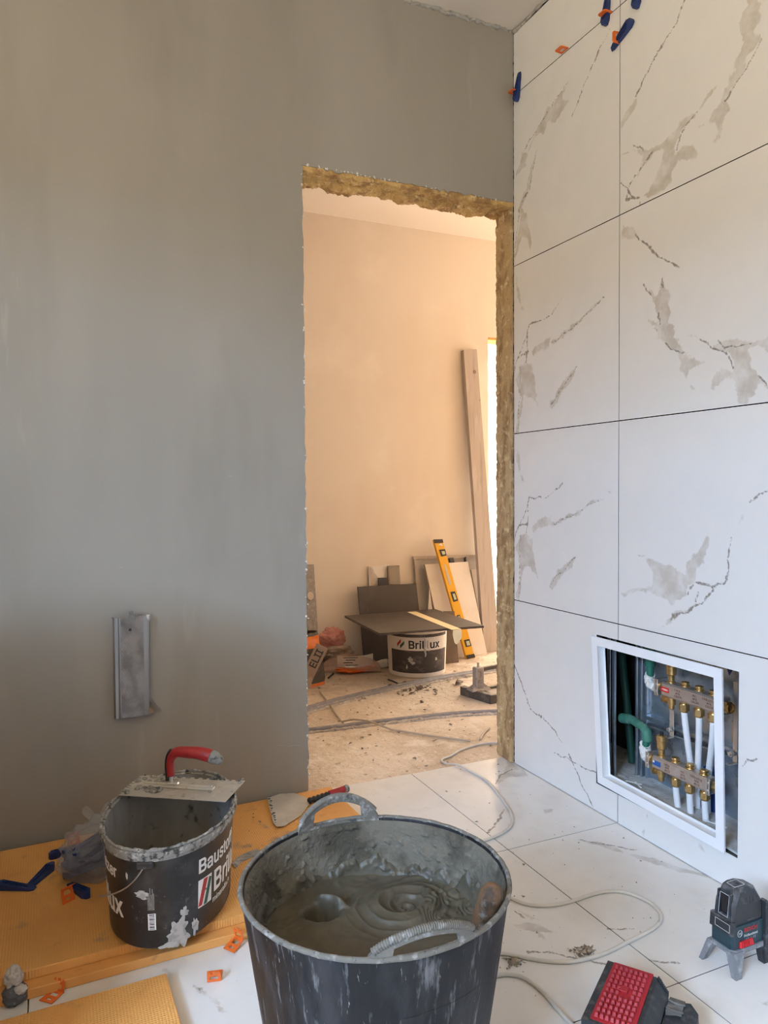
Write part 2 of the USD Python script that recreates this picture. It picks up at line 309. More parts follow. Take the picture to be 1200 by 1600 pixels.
def look_waffle():
    """orange extruded foam with a pressed waffle grid"""
    w = {'geo': ('geometry', {}), 'w1': ('wave_texture', {'scale': 54.0, 'bands_direction': 'x'}), 'w2': ('wave_texture', {'scale': 54.0, 'bands_direction': 'y'}),
         'mx': ('math', {'math_type': 'minimum'}), 'b': ('bump', {'strength': .6, 'distance': .0018}),
         'n': ('noise_texture', {'scale': 3.5, 'detail': 5.0}), 'r': ('map_range', {'from_min': .45, 'from_max': .7, 'to_min': 0.0, 'to_max': 1.0, 'clamp': True}), 'c': ('mix_color', {'a': (.80, .40, .115), 'b': (.70, .32, .085)}),
         'n2': ('noise_texture', {'scale': 16.0, 'detail': 6.0}), 'r2': ('map_range', {'from_min': .60, 'from_max': .74, 'to_min': 0.0, 'to_max': .75, 'clamp': True}), 'c2': ('mix_color', {'b': (.36, .24, .14)}),
         'p': ('principled_bsdf', {'roughness': .7})}
    LOOK['foam_waffle'] = usdkit.material(stage, '/World/Looks/foam_waffle', w, [('geo.position', 'w1.vector'), ('geo.position', 'w2.vector'), ('w1.fac', 'mx.value1'), ('w2.fac', 'mx.value2'), ('mx.value', 'b.height'), ('b.normal', 'p.normal'),
        ('geo.position', 'n.vector'), ('n.fac', 'r.value'), ('r.result', 'c.fac'), ('geo.position', 'n2.vector'), ('n2.fac', 'r2.value'), ('r2.result', 'c2.fac'), ('c.result', 'c2.a'), ('c2.result', 'p.base_color')], 'p.BSDF')
look_waffle()

def look_tile(name, base, dirt, rough):
    """porcelain with a printed marble pattern: vein.r signed distance to grey clouds, vein.g distance to dark hairlines"""
    nd = {'a': ('attribute', {'attribute': 'vein'}), 's': ('separate_color', {}), 'geo': ('geometry', {}), 'p': ('principled_bsdf', {'roughness': rough, 'specular_ior_level': .5}),
          'n1': ('noise_texture', {'scale': 30.0, 'detail': 6.0, 'roughness': .72}), 'm1': ('math', {'math_type': 'multiply_add', 'value2': .95, 'value3': -.48}), 'a1': ('math', {'math_type': 'add'}),
          'r1': ('map_range', {'range_type': 'smoothstep', 'from_min': .47, 'from_max': .58, 'to_min': 0.0, 'to_max': 1.0, 'clamp': True}),
          'n2': ('noise_texture', {'scale': 19.0, 'detail': 5.0, 'roughness': .6}), 'r2': ('map_range', {'from_min': .36, 'from_max': .62, 'to_min': .25, 'to_max': .85, 'clamp': True}), 'k1': ('math', {'math_type': 'multiply'}),
          'c1': ('mix_color', {'a': base, 'b': (.50, .455, .40)}),
          'n3': ('noise_texture', {'scale': 95.0, 'detail': 4.0, 'roughness': .6}), 'm3': ('math', {'math_type': 'multiply_add', 'value2': .95, 'value3': -.50}), 'a3': ('math', {'math_type': 'add'}),
          'r3': ('map_range', {'range_type': 'smoothstep', 'from_min': .70, 'from_max': .96, 'to_min': 0.0, 'to_max': .85, 'clamp': True}), 'c2': ('mix_color', {'b': (.19, .165, .145)}),
          'nd': ('noise_texture', {'scale': 5.0, 'detail': 6.0, 'roughness': .65}), 'rd': ('map_range', {'from_min': .50, 'from_max': .78, 'to_min': 0.0, 'to_max': dirt, 'clamp': True}), 'c3': ('mix_color', {'b': (.50, .44, .37)}),
          're': ('map_range', {'range_type': 'smoothstep', 'from_min': .01, 'from_max': .22, 'to_min': 0.0, 'to_max': 1.0, 'clamp': True}), 'c4': ('mix_color', {'b': (.07, .066, .06)}),  # tile edges coloured dark for the shade inside the joints
          'nr': ('map_range', {'from_min': .35, 'from_max': .7, 'to_min': rough, 'to_max': rough + .2, 'clamp': True})}
    lk = [('a.color', 's.color'), ('geo.position', 'n1.vector'), ('n1.fac', 'm1.value1'), ('m1.value', 'a1.value1'), ('s.r', 'a1.value2'), ('a1.value', 'r1.value'), ('geo.position', 'n2.vector'), ('n2.fac', 'r2.value'),
          ('r1.result', 'k1.value1'), ('r2.result', 'k1.value2'), ('k1.value', 'c1.fac'), ('geo.position', 'n3.vector'), ('n3.fac', 'm3.value1'), ('m3.value', 'a3.value1'), ('s.g', 'a3.value2'), ('a3.value', 'r3.value'),
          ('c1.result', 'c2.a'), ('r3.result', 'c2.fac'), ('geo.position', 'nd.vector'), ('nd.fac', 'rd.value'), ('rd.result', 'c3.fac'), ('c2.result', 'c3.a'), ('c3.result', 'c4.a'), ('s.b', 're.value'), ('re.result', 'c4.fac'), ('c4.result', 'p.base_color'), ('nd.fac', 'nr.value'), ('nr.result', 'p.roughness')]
    LOOK[name] = usdkit.material(stage, '/World/Looks/' + name, nd, lk, 'p.BSDF')
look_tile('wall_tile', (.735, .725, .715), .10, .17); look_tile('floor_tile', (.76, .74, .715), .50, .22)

def look_knurl():
    LOOK['knurl'] = usdkit.material(stage, '/World/Looks/knurl', {'geo': ('geometry', {}), 'm': ('mapping', {'rotation': (0, .75, 0)}), 'w': ('wave_texture', {'scale': 105.0, 'bands_direction': 'x'}), 'b': ('bump', {'strength': .8, 'distance': .0015}),
        'n': ('noise_texture', {'scale': 25.0, 'detail': 4.0}), 'r': ('rgb_ramp', {'ramp': [(.4, (.46, .455, .45)), (.65, (.30, .295, .29))]}), 'p': ('principled_bsdf', {'metallic': .75, 'roughness': .42})},
        [('geo.position', 'm.vector'), ('m.vector', 'w.vector'), ('w.fac', 'b.height'), ('b.normal', 'p.normal'), ('geo.position', 'n.vector'), ('n.fac', 'r.fac'), ('r.color', 'p.base_color')], 'p.BSDF')
look_knurl()
# ================================================================ the setting
X0, Y0, ZC, YB, YH = 1.5282, 2.2415, 2.622, 2.335, 4.0      # tile face, grey wall face, ceiling, grey wall back, far wall of the next room
ZS = -.012                                                   # bare screed; the tiles lie on it

def sdist(polys, P):
    """signed distance (negative inside) of points to a list of outlines"""
    g = shapely.union_all([Polygon(p).buffer(0) for p in polys]); pts = shapely.points(P)
    shapely.prepare(g); d = shapely.distance(g.boundary, pts); return np.where(shapely.contains(g, pts), -d, d)
def vein_field(P, soft, lines):
    r = np.zeros(len(P)); g = np.zeros(len(P)); P3 = np.c_[P, np.zeros(len(P))]; P = P + np.stack([fbm(P3 * 34, 4, 51) - .5, fbm(P3 * 34, 4, 77) - .5], 1) * .017
    for p in soft:
        p = np.asarray(p); lo, hi = p.min(0) - .03, p.max(0) + .03
        k = np.nonzero(((P > lo) & (P < hi)).all(1))[0]
        if len(k): r[k] = np.maximum(r[k], np.clip(.5 - sdist([p], P[k]) / .04, 0, 1))
    for ln, w in lines:
        ln = np.asarray(ln); lo, hi = ln.min(0) - .02, ln.max(0) + .02
        k = np.nonzero(((P > lo) & (P < hi)).all(1))[0]
        if len(k): g[k] = np.maximum(g[k], np.clip(1 - (shapely.distance(LineString(ln), shapely.points(P[k])) - w * .7) / .010, 0, 1))
    return np.stack([r, g, np.zeros(len(P))], 1)
def tile_piece(a0, a1, b0, b1, step, to3, back, soft, lines, hole=None):
    """a tile over a0..a1, b0..b1 with the pattern on a fine grid and closed edges; to3(a, b) gives the face, back the thickness vector"""
    A = np.linspace(a0, a1, max(2, int((a1 - a0) / step) + 1)); Bv = np.linspace(b0, b1, max(2, int((b1 - b0) / step) + 1))
    if hole:
        A = np.unique(np.r_[A, [x for x in hole[:2] if a0 < x < a1]]); Bv = np.unique(np.r_[Bv, [x for x in hole[2:] if b0 < x < b1]])
    aa, bb = np.meshgrid(A, Bv, indexing='ij'); P = np.stack([aa.ravel(), bb.ravel()], 1)
    i, j = np.meshgrid(np.arange(len(A) - 1), np.arange(len(Bv) - 1), indexing='ij'); n = len(Bv)
    q = np.stack([i * n + j, (i + 1) * n + j, (i + 1) * n + j + 1, i * n + j + 1], -1).reshape(-1, 4)
    if hole:
        c = P[q].mean(1); q = q[~((c[:, 0] > hole[0]) & (c[:, 0] < hole[1]) & (c[:, 1] > hole[2]) & (c[:, 1] < hole[3]))]
    m = mesh_of(to3(P), q); vein = vein_field(P, soft, lines)
    if np.dot(m.face_normals[0], back) > 0: m.faces = m.faces[:, ::-1]
    m = thick(m, np.asarray(back)); edge_shade = vein.copy(); edge_shade[:, 2] = 1; return m, np.vstack([vein, edge_shade])     # blue: bare ceramic back and edges, darkened for the shade in the joints

# ---- printed veins, traced in the photograph's pixels and carried onto the plane of the tiles
def tr_x(c, pts):   # c: crop (u0, v0, scale) -> (y, z) on the tiled wall
    return np.array([at(c[0] + u / c[2], c[1] + v / c[2], 0, X0)[1:] for u, v in pts])
def tr_z(c, pts):   # -> (x, y) on the floor
    return np.array([at(c[0] + u / c[2], c[1] + v / c[2], 2, 0.)[:2] for u, v in pts])
A_, B_, C_, D_ = (780, 0, 2.857), (790, 380, 2.927), (790, 700, 2.927), (790, 920, 4.21)
w_soft, w_line = [], []
for p in ([(610, 440), (616, 462), (580, 530), (545, 580), (540, 545), (560, 500)],
          [(310, 365), (285, 430), (300, 450), (312, 448), (270, 520), (250, 545), (215, 545), (195, 600), (165, 612), (150, 640), (135, 680), (128, 670), (155, 600), (175, 560), (200, 510), (215, 480), (250, 460), (285, 400)],
          [(168, 680), (150, 740), (145, 800), (130, 850), (120, 890), (100, 930), (125, 960), (130, 1010), (145, 1080), (141, 1145), (125, 1060), (100, 1060), (78, 1150), (66, 1165), (75, 1080), (95, 990), (80, 940), (95, 900), (120, 850), (130, 790), (145, 740)],
          [(105, 690), (135, 670), (120, 740), (95, 770), (70, 790), (85, 740)],
          [(720, 640), (790, 575), (830, 520), (885, 490), (870, 525), (840, 550), (815, 590), (790, 650), (785, 680), (830, 640), (875, 645), (880, 700), (830, 715), (800, 705), (770, 780), (780, 805), (740, 850), (690, 875), (630, 880), (680, 830), (700, 790), (720, 720), (735, 650), (700, 680), (650, 740), (600, 820), (575, 840), (630, 760), (640, 700), (625, 680), (600, 675), (560, 690), (542, 695), (590, 665), (640, 668), (690, 650)],
          [(995, 370), (950, 390), (920, 440), (885, 492), (905, 480), (945, 420)],
          [(1100, 0), (1180, 0), (1150, 130), (1172, 180), (1120, 240), (1100, 310), (1060, 380), (1020, 440), (1030, 490), (1000, 540), (995, 600), (960, 640), (890, 700), (985, 592), (980, 560), (940, 545), (890, 572), (930, 535), (950, 500), (990, 450), (1020, 380), (1050, 310), (1055, 250), (1090, 190), (1070, 120), (1090, 60), (1112, 30)],
          [(545, 1000), (600, 1010), (622, 1055), (590, 1063), (545, 1060)]): w_soft.append(tr_x(A_, p))
for p, w in (([(830, 0), (795, 100), (760, 150), (720, 220), (680, 290), (640, 370), (610, 430)], .0012), ([(460, 200), (430, 260), (400, 330), (375, 390), (350, 450), (325, 525)], .001), ([(492, 130), (460, 200)], .0),
             ([(885, 490), (835, 555), (800, 640), (785, 680)], .0014), ([(690, 670), (640, 740), (580, 830), (565, 890), (625, 886)], .002), ([(572, 850), (585, 870), (600, 890)], .003), ([(545, 820), (575, 840)], .001), ([(600, 650), (635, 660), (645, 672)], .001),
             ([(1175, 180), (1100, 310), (1050, 390), (1010, 450)], .0008), ([(625, 905), (628, 920)], .001), ([(610, 1045), (660, 1095), (700, 1130), (740, 1165), (800, 1195)], .0014),
             ([(130, 850), (105, 895)], .001), ([(100, 690), (160, 590), (215, 500), (310, 365)], .0), ([(165, 680), (135, 840), (90, 930), (65, 1165)], .0)): w_line.append((tr_x(A_, p), w))
left_soft = [tr_x(B_, p) for p in ([(50, 155), (60, 200), (70, 280), (88, 315), (72, 306), (58, 260), (46, 220)],
    [(450, 248), (400, 290), (360, 340), (320, 385), (260, 435), (210, 465), (150, 500), (130, 522), (122, 500), (150, 460), (212, 420), (205, 450), (260, 415), (310, 372), (350, 335), (390, 285)],
    [(65, 570), (90, 540), (120, 555), (130, 620), (135, 660), (148, 737), (110, 700), (85, 700), (75, 760), (60, 872), (45, 870), (68, 720), (55, 660), (42, 630)],
    [(325, 568), (300, 630), (265, 670), (240, 720), (215, 762), (195, 755), (205, 720), (225, 705), (240, 660), (280, 610)], [(495, 204), (480, 222), (470, 216)])]
left_line = [(tr_x(B_, p), w) for p, w in (([(260, 250), (210, 320), (175, 355)], .0006), ([(162, 356), (110, 372)], .002), ([(110, 370), (100, 420), (70, 490), (45, 560), (38, 600)], .0012), ([(100, 430), (103, 500), (72, 512)], .001),
    ([(60, 520), (100, 495), (95, 540)], .0015), ([(65, 570), (60, 870)], .0), ([(325, 568), (230, 700), (200, 755)], .0), ([(450, 248), (380, 310), (300, 395), (215, 455)], .0))]
w_soft += left_soft + [p - [0, .6] for p in left_soft] + [p * [1, -1] + [0, 1.2] for p in left_soft]
w_line += left_line + [(p - [0, .6], w) for p, w in left_line] + [(p * [1, -1] + [0, 1.2], w) for p, w in left_line]
for p in ([(632, 182), (660, 220), (680, 235), (700, 220), (710, 160), (725, 205), (755, 240), (745, 330), (740, 360), (775, 380), (770, 430), (800, 450), (815, 500), (870, 535), (920, 530), (880, 560), (840, 580), (835, 630), (862, 667), (830, 640), (820, 600), (790, 580), (800, 545), (795, 515), (755, 490), (730, 460), (700, 430), (680, 400), (655, 345), (690, 370), (700, 330), (690, 320), (680, 280), (660, 240)],
          [(820, 430), (870, 408), (900, 430), (945, 470), (975, 445), (1040, 435), (1100, 445), (1190, 430), (1260, 410), (1260, 540), (1200, 510), (1150, 470), (1110, 480), (1120, 550), (1150, 600), (1200, 640), (1260, 670), (1200, 660), (1150, 640), (1130, 700), (1100, 735), (1060, 730), (1050, 680), (1055, 620), (1000, 620), (960, 650), (960, 682), (935, 670), (945, 620), (980, 570), (1040, 582), (1050, 560), (1020, 520), (990, 490), (940, 465), (890, 438), (850, 430)]): w_soft.append(tr_x(B_, p))
for p, w in (([(633, 183), (660, 242)], .0006), ([(711, 163), (716, 205)], .001), ([(700, 322), (704, 370)], .0008), ([(675, 398), (690, 405)], .001), ([(730, 455), (760, 490), (815, 500)], .0005), ([(890, 430), (940, 470), (1000, 500), (1020, 530), (1045, 570)], .001), ([(975, 440), (1000, 480), (1035, 470), (1120, 450)], .0003), ([(1150, 600), (1200, 650)], .0006)): w_line.append((tr_x(B_, p), w))
for p in ([(635, 490), (680, 515), (710, 520), (780, 555), (820, 580), (830, 520), (880, 470), (925, 390), (928, 440), (905, 520), (870, 570), (865, 600), (835, 640), (835, 680), (780, 690), (760, 728), (740, 700), (690, 680), (650, 655), (600, 655), (540, 682), (525, 660), (575, 645), (640, 640), (680, 620), (670, 560)],
          [(690, 835), (740, 790), (760, 755), (800, 745), (860, 720), (905, 690), (960, 640), (915, 695), (860, 735), (800, 770), (770, 800)], [(1105, 292), (1045, 398), (1040, 396), (1080, 320)]): w_soft.append(tr_x(C_, p))
for p, w in (([(865, 610), (910, 625), (950, 635), (995, 625), (1015, 605)], .001), ([(870, 610), (840, 640), (835, 665)], .0012), ([(960, 640), (910, 695), (860, 730), (800, 760), (750, 790)], .0022), ([(880, 650), (870, 700)], .001), ([(1010, 600), (1020, 560), (1015, 500), (1020, 460), (1037, 408)], .0014),
             ([(1120, 255), (1160, 215), (1205, 178)], .0012), ([(600, 498), (640, 492)], .0), ([(760, 770), (790, 765), (770, 790)], .003)): w_line.append((tr_x(C_, p), w))
for p, w in (([(160, 790), (190, 820), (235, 845)], .002), ([(250, 850), (300, 900), (375, 1010)], .0005), ([(415, 1090), (440, 1140), (490, 1260), (575, 1440)], .0012), ([(320, 1075), (440, 1135), (600, 1215)], .0009), ([(60, 500), (110, 640), (160, 790)], .001)): w_line.append((tr_x(D_, p), w))
E_ = (900, 970, 4.21)
for p in ([(475, 1250), (462, 1330), (450, 1420), (430, 1400), (455, 1330), (460, 1260)], [(760, 1440), (830, 1480), (850, 1520), (800, 1480)]): w_soft.append(tr_x(E_, p))
w_line.append((tr_x(E_, [(1080, 945), (1130, 915), (1190, 905)]), .0012))

f_soft, f_line = [], []
G_, H_, I_ = (600, 1140, 2.0), (760, 1340, 4.0), (0, 1470, 3.0)
for p in ([(385, 95), (440, 120), (450, 145), (390, 150), (350, 175), (345, 160), (375, 130)], [(600, 345), (680, 350), (760, 386), (850, 404), (920, 430), (1000, 452), (1045, 475), (990, 460), (900, 440), (800, 405), (700, 372)], [(500, 250), (540, 245), (530, 262), (505, 262)]): f_soft.append(tr_z(G_, p))
for p, w in (([(375, 250), (345, 300), (325, 322)], .001), ([(610, 345), (690, 358), (790, 376)], .001), ([(345, 170), (370, 140), (400, 125)], .0)): f_line.append((tr_z(G_, p), w + .0016))
for p in ([(170, 430), (250, 400), (350, 430), (420, 450), (500, 478), (420, 462), (340, 470), (372, 515), (330, 500), (300, 470), (240, 455)], [(150, 300), (250, 345), (330, 400), (230, 360)], [(930, 0), (1000, 8), (1090, 40), (1200, 62), (1200, 78), (1080, 50), (1000, 20)]): f_soft.append(tr_z(H_, p))
for p, w in (([(250, 585), (430, 600), (520, 625), (640, 645), (800, 675)], .0008), ([(180, 335), (240, 375)], .001), ([(760, 440), (930, 450)], .0005), ([(1010, 640), (1100, 655), (1200, 662)], .001)): f_line.append((tr_z(H_, p), w + .0016))
for p in ([(850, 190), (920, 205), (990, 260), (1040, 300), (1085, 345), (1050, 345), (980, 280), (920, 228)], [(690, 105), (770, 128), (800, 160), (760, 146)]): f_soft.append(tr_z(I_, p))
f_soft.append(tr_z((880, 1340, 3.75), [(900, 890), (1000, 895), (1090, 870), (1200, 800), (1200, 860), (1090, 905), (1000, 920)]))
f_soft.append(tr_z((880, 1340, 3.75), [(1040, 640), (1200, 650), (1200, 700), (1120, 672)]))

# ---- right wall: substrate round the manifold niche, tiles in front
NY0, NY1, NZ0, NZ1, NX = 1.279, 1.797, .088, .5515, 1.80          # niche
NYC = 2.06                                                        # the cavity runs on behind the tiles, past the stud
rw = setting('wall_right', join(cbox((1.5382, -1.6, -.1), (1.86, NY0, ZC), 0), cbox((1.5382, NYC, -.1), (1.86, YB - .002, ZC), 0), cbox((1.5382, NY0, -.1), (1.86, NYC, NZ0), 0), cbox((1.5382, NY0, NZ1), (1.86, NYC, ZC), 0), cbox((1.5382, NY1, NZ0), (1.551, NYC, NZ1), 0)), 'substrate')
G = .0014; cols = [(1.7012, 2.2398), (.5012, 1.7012), (-.6988, .5012)]; rows = [(0.001, .5997), (.5997, 1.1997), (1.1997, 1.7964), (1.7964, 2.3953), (2.3953, 2.610)]
for ci, (y0, y1) in enumerate(cols):
    for ri, (z0, z1) in enumerate(rows):
        fine = [(y0, y1, .0042)] if ci == 0 else ([(y0, 1.0, .05), (1.0, y1, .0042)] if ci == 1 else [(y0, y1, .1)])
        hole = (NY0, NY1, NZ0, NZ1) if ri == 0 and ci < 2 else None
        ms, vs = [], []
        for (a, b, st) in fine:
            lo, hi = (a + G if a == y0 else a), (b - G if b == y1 else b)
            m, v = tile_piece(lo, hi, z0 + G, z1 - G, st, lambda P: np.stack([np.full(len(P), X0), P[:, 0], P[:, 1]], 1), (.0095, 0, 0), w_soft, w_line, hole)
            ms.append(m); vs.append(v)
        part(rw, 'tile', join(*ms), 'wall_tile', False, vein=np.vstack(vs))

# ---- floor: screed with tiles up to the doorway
fl = setting('floor', cbox((-2.3, -1.8, -.15), (4.5, 5.9, ZS), 0), 'screed')
xs = [(1.1431, 1.5370), (-.0569, 1.1431), (-1.2569, -.0569), (-2.0, -1.2569)]; ys = [(1.706, 2.312), (1.094, 1.706), (.482, 1.094), (-.13, .482), (-.742, -.13), (-1.6, -.742)]
for xi, (x0, x1) in enumerate(xs):
    for yi, (y0, y1) in enumerate(ys):
        st = .0048 if yi < 2 and xi < 2 else .1
        yy1 = y1 if yi or xi < 2 else Y0 - .001
        if yi == 0 and xi == 1:    # this tile runs under the grey wall's end only in the doorway
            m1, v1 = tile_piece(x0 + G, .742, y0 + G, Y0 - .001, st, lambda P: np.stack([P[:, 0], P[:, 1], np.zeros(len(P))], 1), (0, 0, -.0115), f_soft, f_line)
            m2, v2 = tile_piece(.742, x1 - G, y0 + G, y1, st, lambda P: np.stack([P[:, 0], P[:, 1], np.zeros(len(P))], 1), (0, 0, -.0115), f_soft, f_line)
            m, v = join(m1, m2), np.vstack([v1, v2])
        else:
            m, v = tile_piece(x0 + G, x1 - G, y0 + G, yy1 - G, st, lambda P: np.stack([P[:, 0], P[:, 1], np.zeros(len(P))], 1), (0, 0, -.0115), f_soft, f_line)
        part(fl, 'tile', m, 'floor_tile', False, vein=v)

# ---- grey wall with the ragged doorway at its right end
n = 90; zz = np.linspace(ZS, 2.019, n)
left_edge = np.stack([.741 + .0035 * (fbm(np.stack([zz * 26, zz * 0, zz * 0], 1), 4, 3) - .5) * 2 + .001 * rng.standard_normal(n), zz], 1)
xx = np.linspace(.741, 1.545, 60)
top_edge = np.stack([xx, 2.020 + .003 * rng.standard_normal(60) * (rng.random(60) < .4) + .003 * (xx - .74)], 1)
wf = setting('wall_front', put(prism(np.vstack([[(-2.0, ZS)], left_edge, top_edge, [(1.545, ZC + .02), (-2.0, ZC + .02)]]), YB - Y0), np.array([[1, 0, 0, 0], [0, 0, -1, YB], [0, 1, 0, 0], [0, 0, 0, 1.]])), 'grey_wall')
chips = []
for k in range(120):
    if rng.random() < .75: x, z = .741 + rng.normal(0, .002), rng.uniform(.0, 2.02)
    else: x, z = rng.uniform(.735, 1.05) if rng.random() < .7 else rng.uniform(.74, 1.52), 2.021 + abs(rng.normal(0, .002))
    s = rng.uniform(.0010, .0026); chips.append(put(hull(rng.normal(0, 1, (9, 3)) * [s, s * .6, s * 1.3]), tr(x, Y0 + rng.uniform(-.0015, .002), z)))
part(wf, 'plaster_chip', join(*chips), 'plaster_white', False, kind='stuff')
for u, v, u2, v2 in ((432, 1166, 446, 1165), (449, 1167, 468, 1165), (352, 746, 364, 744), (186, 888, 192, 887)):     # scuffs in the paint
    a, b = at(u, v, 1, Y0 - .0004), at(u2, v2, 1, Y0 - .0004); part(wf, 'scuff', tube(spline([a, (a + b) / 2 + [0, 0, .0022], b], 10), [.0003] + [.0012] * 8 + [.0003], 6), 'scuff', True)
# ---- rough foam and mortar lining of the opening
d1 = thing('door_1', None, None, kind='structure')
def rough(name, mat, nx, ny, fn, amp, ax, seed, back):
    def g(s, t):
        p = fn(s, t); q = p * [46, 46, 46]; h = fbm(q, 5, seed); rdg = 1 - np.abs(2 * fbm(p * [70, 70, 70], 4, seed + 9) - 1); k = h * .55 + rdg * .45
        p[:, ax[0]] += ax[1] * amp * (k * 1.5 - .25); return p
    m = thick(grid(nx, ny, g), np.asarray(back))
    if m.volume < 0: m.faces = m.faces[:, ::-1]
    part(d1, name, m, mat, 50)
rough('foam_lintel', 'pu_foam', 300, 48, lambda s, t: np.stack([.741 + s * .79, Y0 + .003 + t * (YB - Y0 + .004) + .004 * (noise(np.stack([s * 60, t * 0, t * 0], 1), 2) - .5), 2.020 - .016 * (t > .55) * noise(np.stack([s * 25, t * 0 + 3, t * 0], 1), 5) - .004 * t], 1), .018, (2, -1), 4, (0, 0, .02))
rough('foam_jamb', 'jamb_foam', 420, 40, lambda s, t: np.stack([np.full(len(s), 1.5265), Y0 + .004 + t * (YB - Y0 + .002) + .006 * (noise(np.stack([s * 90, t * 0, t * 0], 1), 2) - .5) * (t > .8), .002 + s * 2.012], 1), .010, (0, -1), 6, (.012, 0, 0))
# ---- ceilings and the other walls
setting('ceiling', cbox((-2.1, -1.7, ZC), (1.86, YB, ZC + .1), 0), 'ceiling_paint'); setting('ceiling_hall', cbox((-.5, YB + .0005, 2.56), (4.6, 5.8, 2.66), 0), 'hall_ceiling')
edge = np.stack([np.linspace(.6, 1.52, 60), np.full(60, Y0 - .002), np.full(60, ZC - .001)], 1); edge[:, 1:] += .003 * rng.standard_normal((60, 2))
tm = setting('trim_1', tube(edge, .006 + .004 * rng.random(60), 7), 'render_grey', True)
gap = np.stack([np.full(50, X0 + .006), np.linspace(1.2, Y0 - .004, 50), np.full(50, ZC - .002)], 1); gap[:, 1:] += .0015 * rng.standard_normal((50, 2)); gap[-9:, 0] -= .006; gap[-6:, 2] -= .004
setting('trim_2', tube(gap, np.r_[.002 + .001 * rng.random(41), .004 + .005 * rng.random(9)], 7), 'render_grey', True)
cr = np.stack([np.full(60, X0 + .003), np.full(60, Y0 - .0015), np.linspace(2.02, ZC, 60)], 1); cr[:, :2] += .001 * rng.standard_normal((60, 2))
setting('trim_3', tube(cr, .0022 + .0015 * rng.random(60), 6), 'joint_dark', True)
WY0, WY1, WZ0, WZ1 = -1.15, .35, 1.05, 2.25                          # window opening, left wall
setting('wall_left', join(cbox((-2.0, -1.7, ZS), (-1.85, WY0, ZC), 0), cbox((-2.0, WY1, ZS), (-1.85, Y0, ZC), 0), cbox((-2.0, WY0, ZS), (-1.85, WY1, WZ0), 0), cbox((-2.0, WY0, WZ1), (-1.85, WY1, ZC), 0)), 'plaster_white')
setting('wall_rear', cbox((-2.1, -1.75, ZS), (1.76, -1.6, ZC), 0), 'plaster_white')
setting('wall_added_shade', cbox((-1.85, 1.2, ZS), (-.20, 1.56, .95), .004), 'render_grey')      # added block, unseen left of the view, to shade the lower left
w1 = thing('window_1', None, None, kind='structure')
part(w1, 'window_frame', join(*[cbox((-1.96, y - .03, WZ0), (-1.90, y + .03, WZ1), .004) for y in (WY0 + .03, -.4, WY1 - .03)], cbox((-1.96, WY0, WZ0), (-1.90, WY1, WZ0 + .06), .004), cbox((-1.96, WY0, WZ1 - .06), (-1.90, WY1, WZ1), .004)), 'frame_white')
# far wall of the next room with its own doorway, side walls, and the room beyond
DX0, DX1, DZ = float(at(763, 800, 1, YH)[0]), 3.35, float(at(765, 528, 1, YH)[2])
zf = np.linspace(ZS, DZ, 50); fe = np.stack([DX0 + .002 * rng.standard_normal(50), zf], 1)
setting('wall_far', put(prism(np.vstack([[(-.4, ZS)], fe, [(DX1, DZ), (DX1, ZS), (4.4, ZS), (4.4, 2.6), (-.4, 2.6)]]), .12), np.array([[1, 0, 0, 0], [0, 0, -1, YH + .12], [0, 1, 0, 0], [0, 0, 0, 1.]])), 'hall_plaster')
d2 = thing('door_2', None, None, kind='structure')
part(d2, 'foam_lintel', cbox((DX0, YH - .002, DZ - .012), (DX1, YH + .12, DZ + .004), .003), 'door_foam_orange')
setting('wall_hall_left', cbox((-.5, YB, ZS), (-.4, 5.8, 2.6), 0), 'hall_plaster')
setting('wall_hall_right', join(cbox((4.2, YB - .1, ZS), (4.32, 2.45, 2.6), 0), cbox((4.2, 3.95, ZS), (4.32, 4.25, 2.6), 0), cbox((4.2, 5.55, ZS), (4.32, 5.8, 2.6), 0), cbox((4.2, YB, ZS), (4.32, 5.6, .06), 0), cbox((4.2, YB, 2.35), (4.32, 5.6, 2.6), 0)), 'hall_plaster')
setting('wall_hall_front', cbox((1.862, YB - .1, ZS), (4.3, YB, 2.6), 0), 'hall_plaster')
setting('wall_beyond', cbox((-.5, 5.7, ZS), (4.4, 5.85, 2.6), 0), 'hall_plaster')
# ================================================================ lettering helpers
def text(s, h, depth=.0006, bold=False, center=False):
    m = meshkit.text_mesh(s, h, depth, bold)
    if center: m.apply_translation([-m.bounds[:, 0].mean(), -h / 2, 0])
    return m
def bend(m, surf, size=.008):
    """carries flat print (x along, y up, z out) onto a curved side: surf(x, y) -> (points, outward normals)"""
    m = finer(m, size); v = np.array(m.vertices); p, n = surf(v[:, 0], v[:, 1]); return mesh_of(p + n * v[:, 2:3], m.faces)
def rect(x0, x1, y0, y1, d=.0004):
    return trimesh.creation.box(bounds=[[x0, y0, 0], [x1, y1, d]])
def ragged(cx, cy, rx_, ry_, seed, n=40, amp=.5):
    a = np.linspace(0, 2 * np.pi, n, endpoint=False); r = 1 + amp * 2 * (fbm(np.stack([np.cos(a) * 2.2 + seed, np.sin(a) * 2.2, a * 0], 1), 4, seed) - .5)
    return Polygon(np.stack([cx + rx_ * r * np.cos(a), cy + ry_ * r * np.sin(a)], 1)).buffer(0)

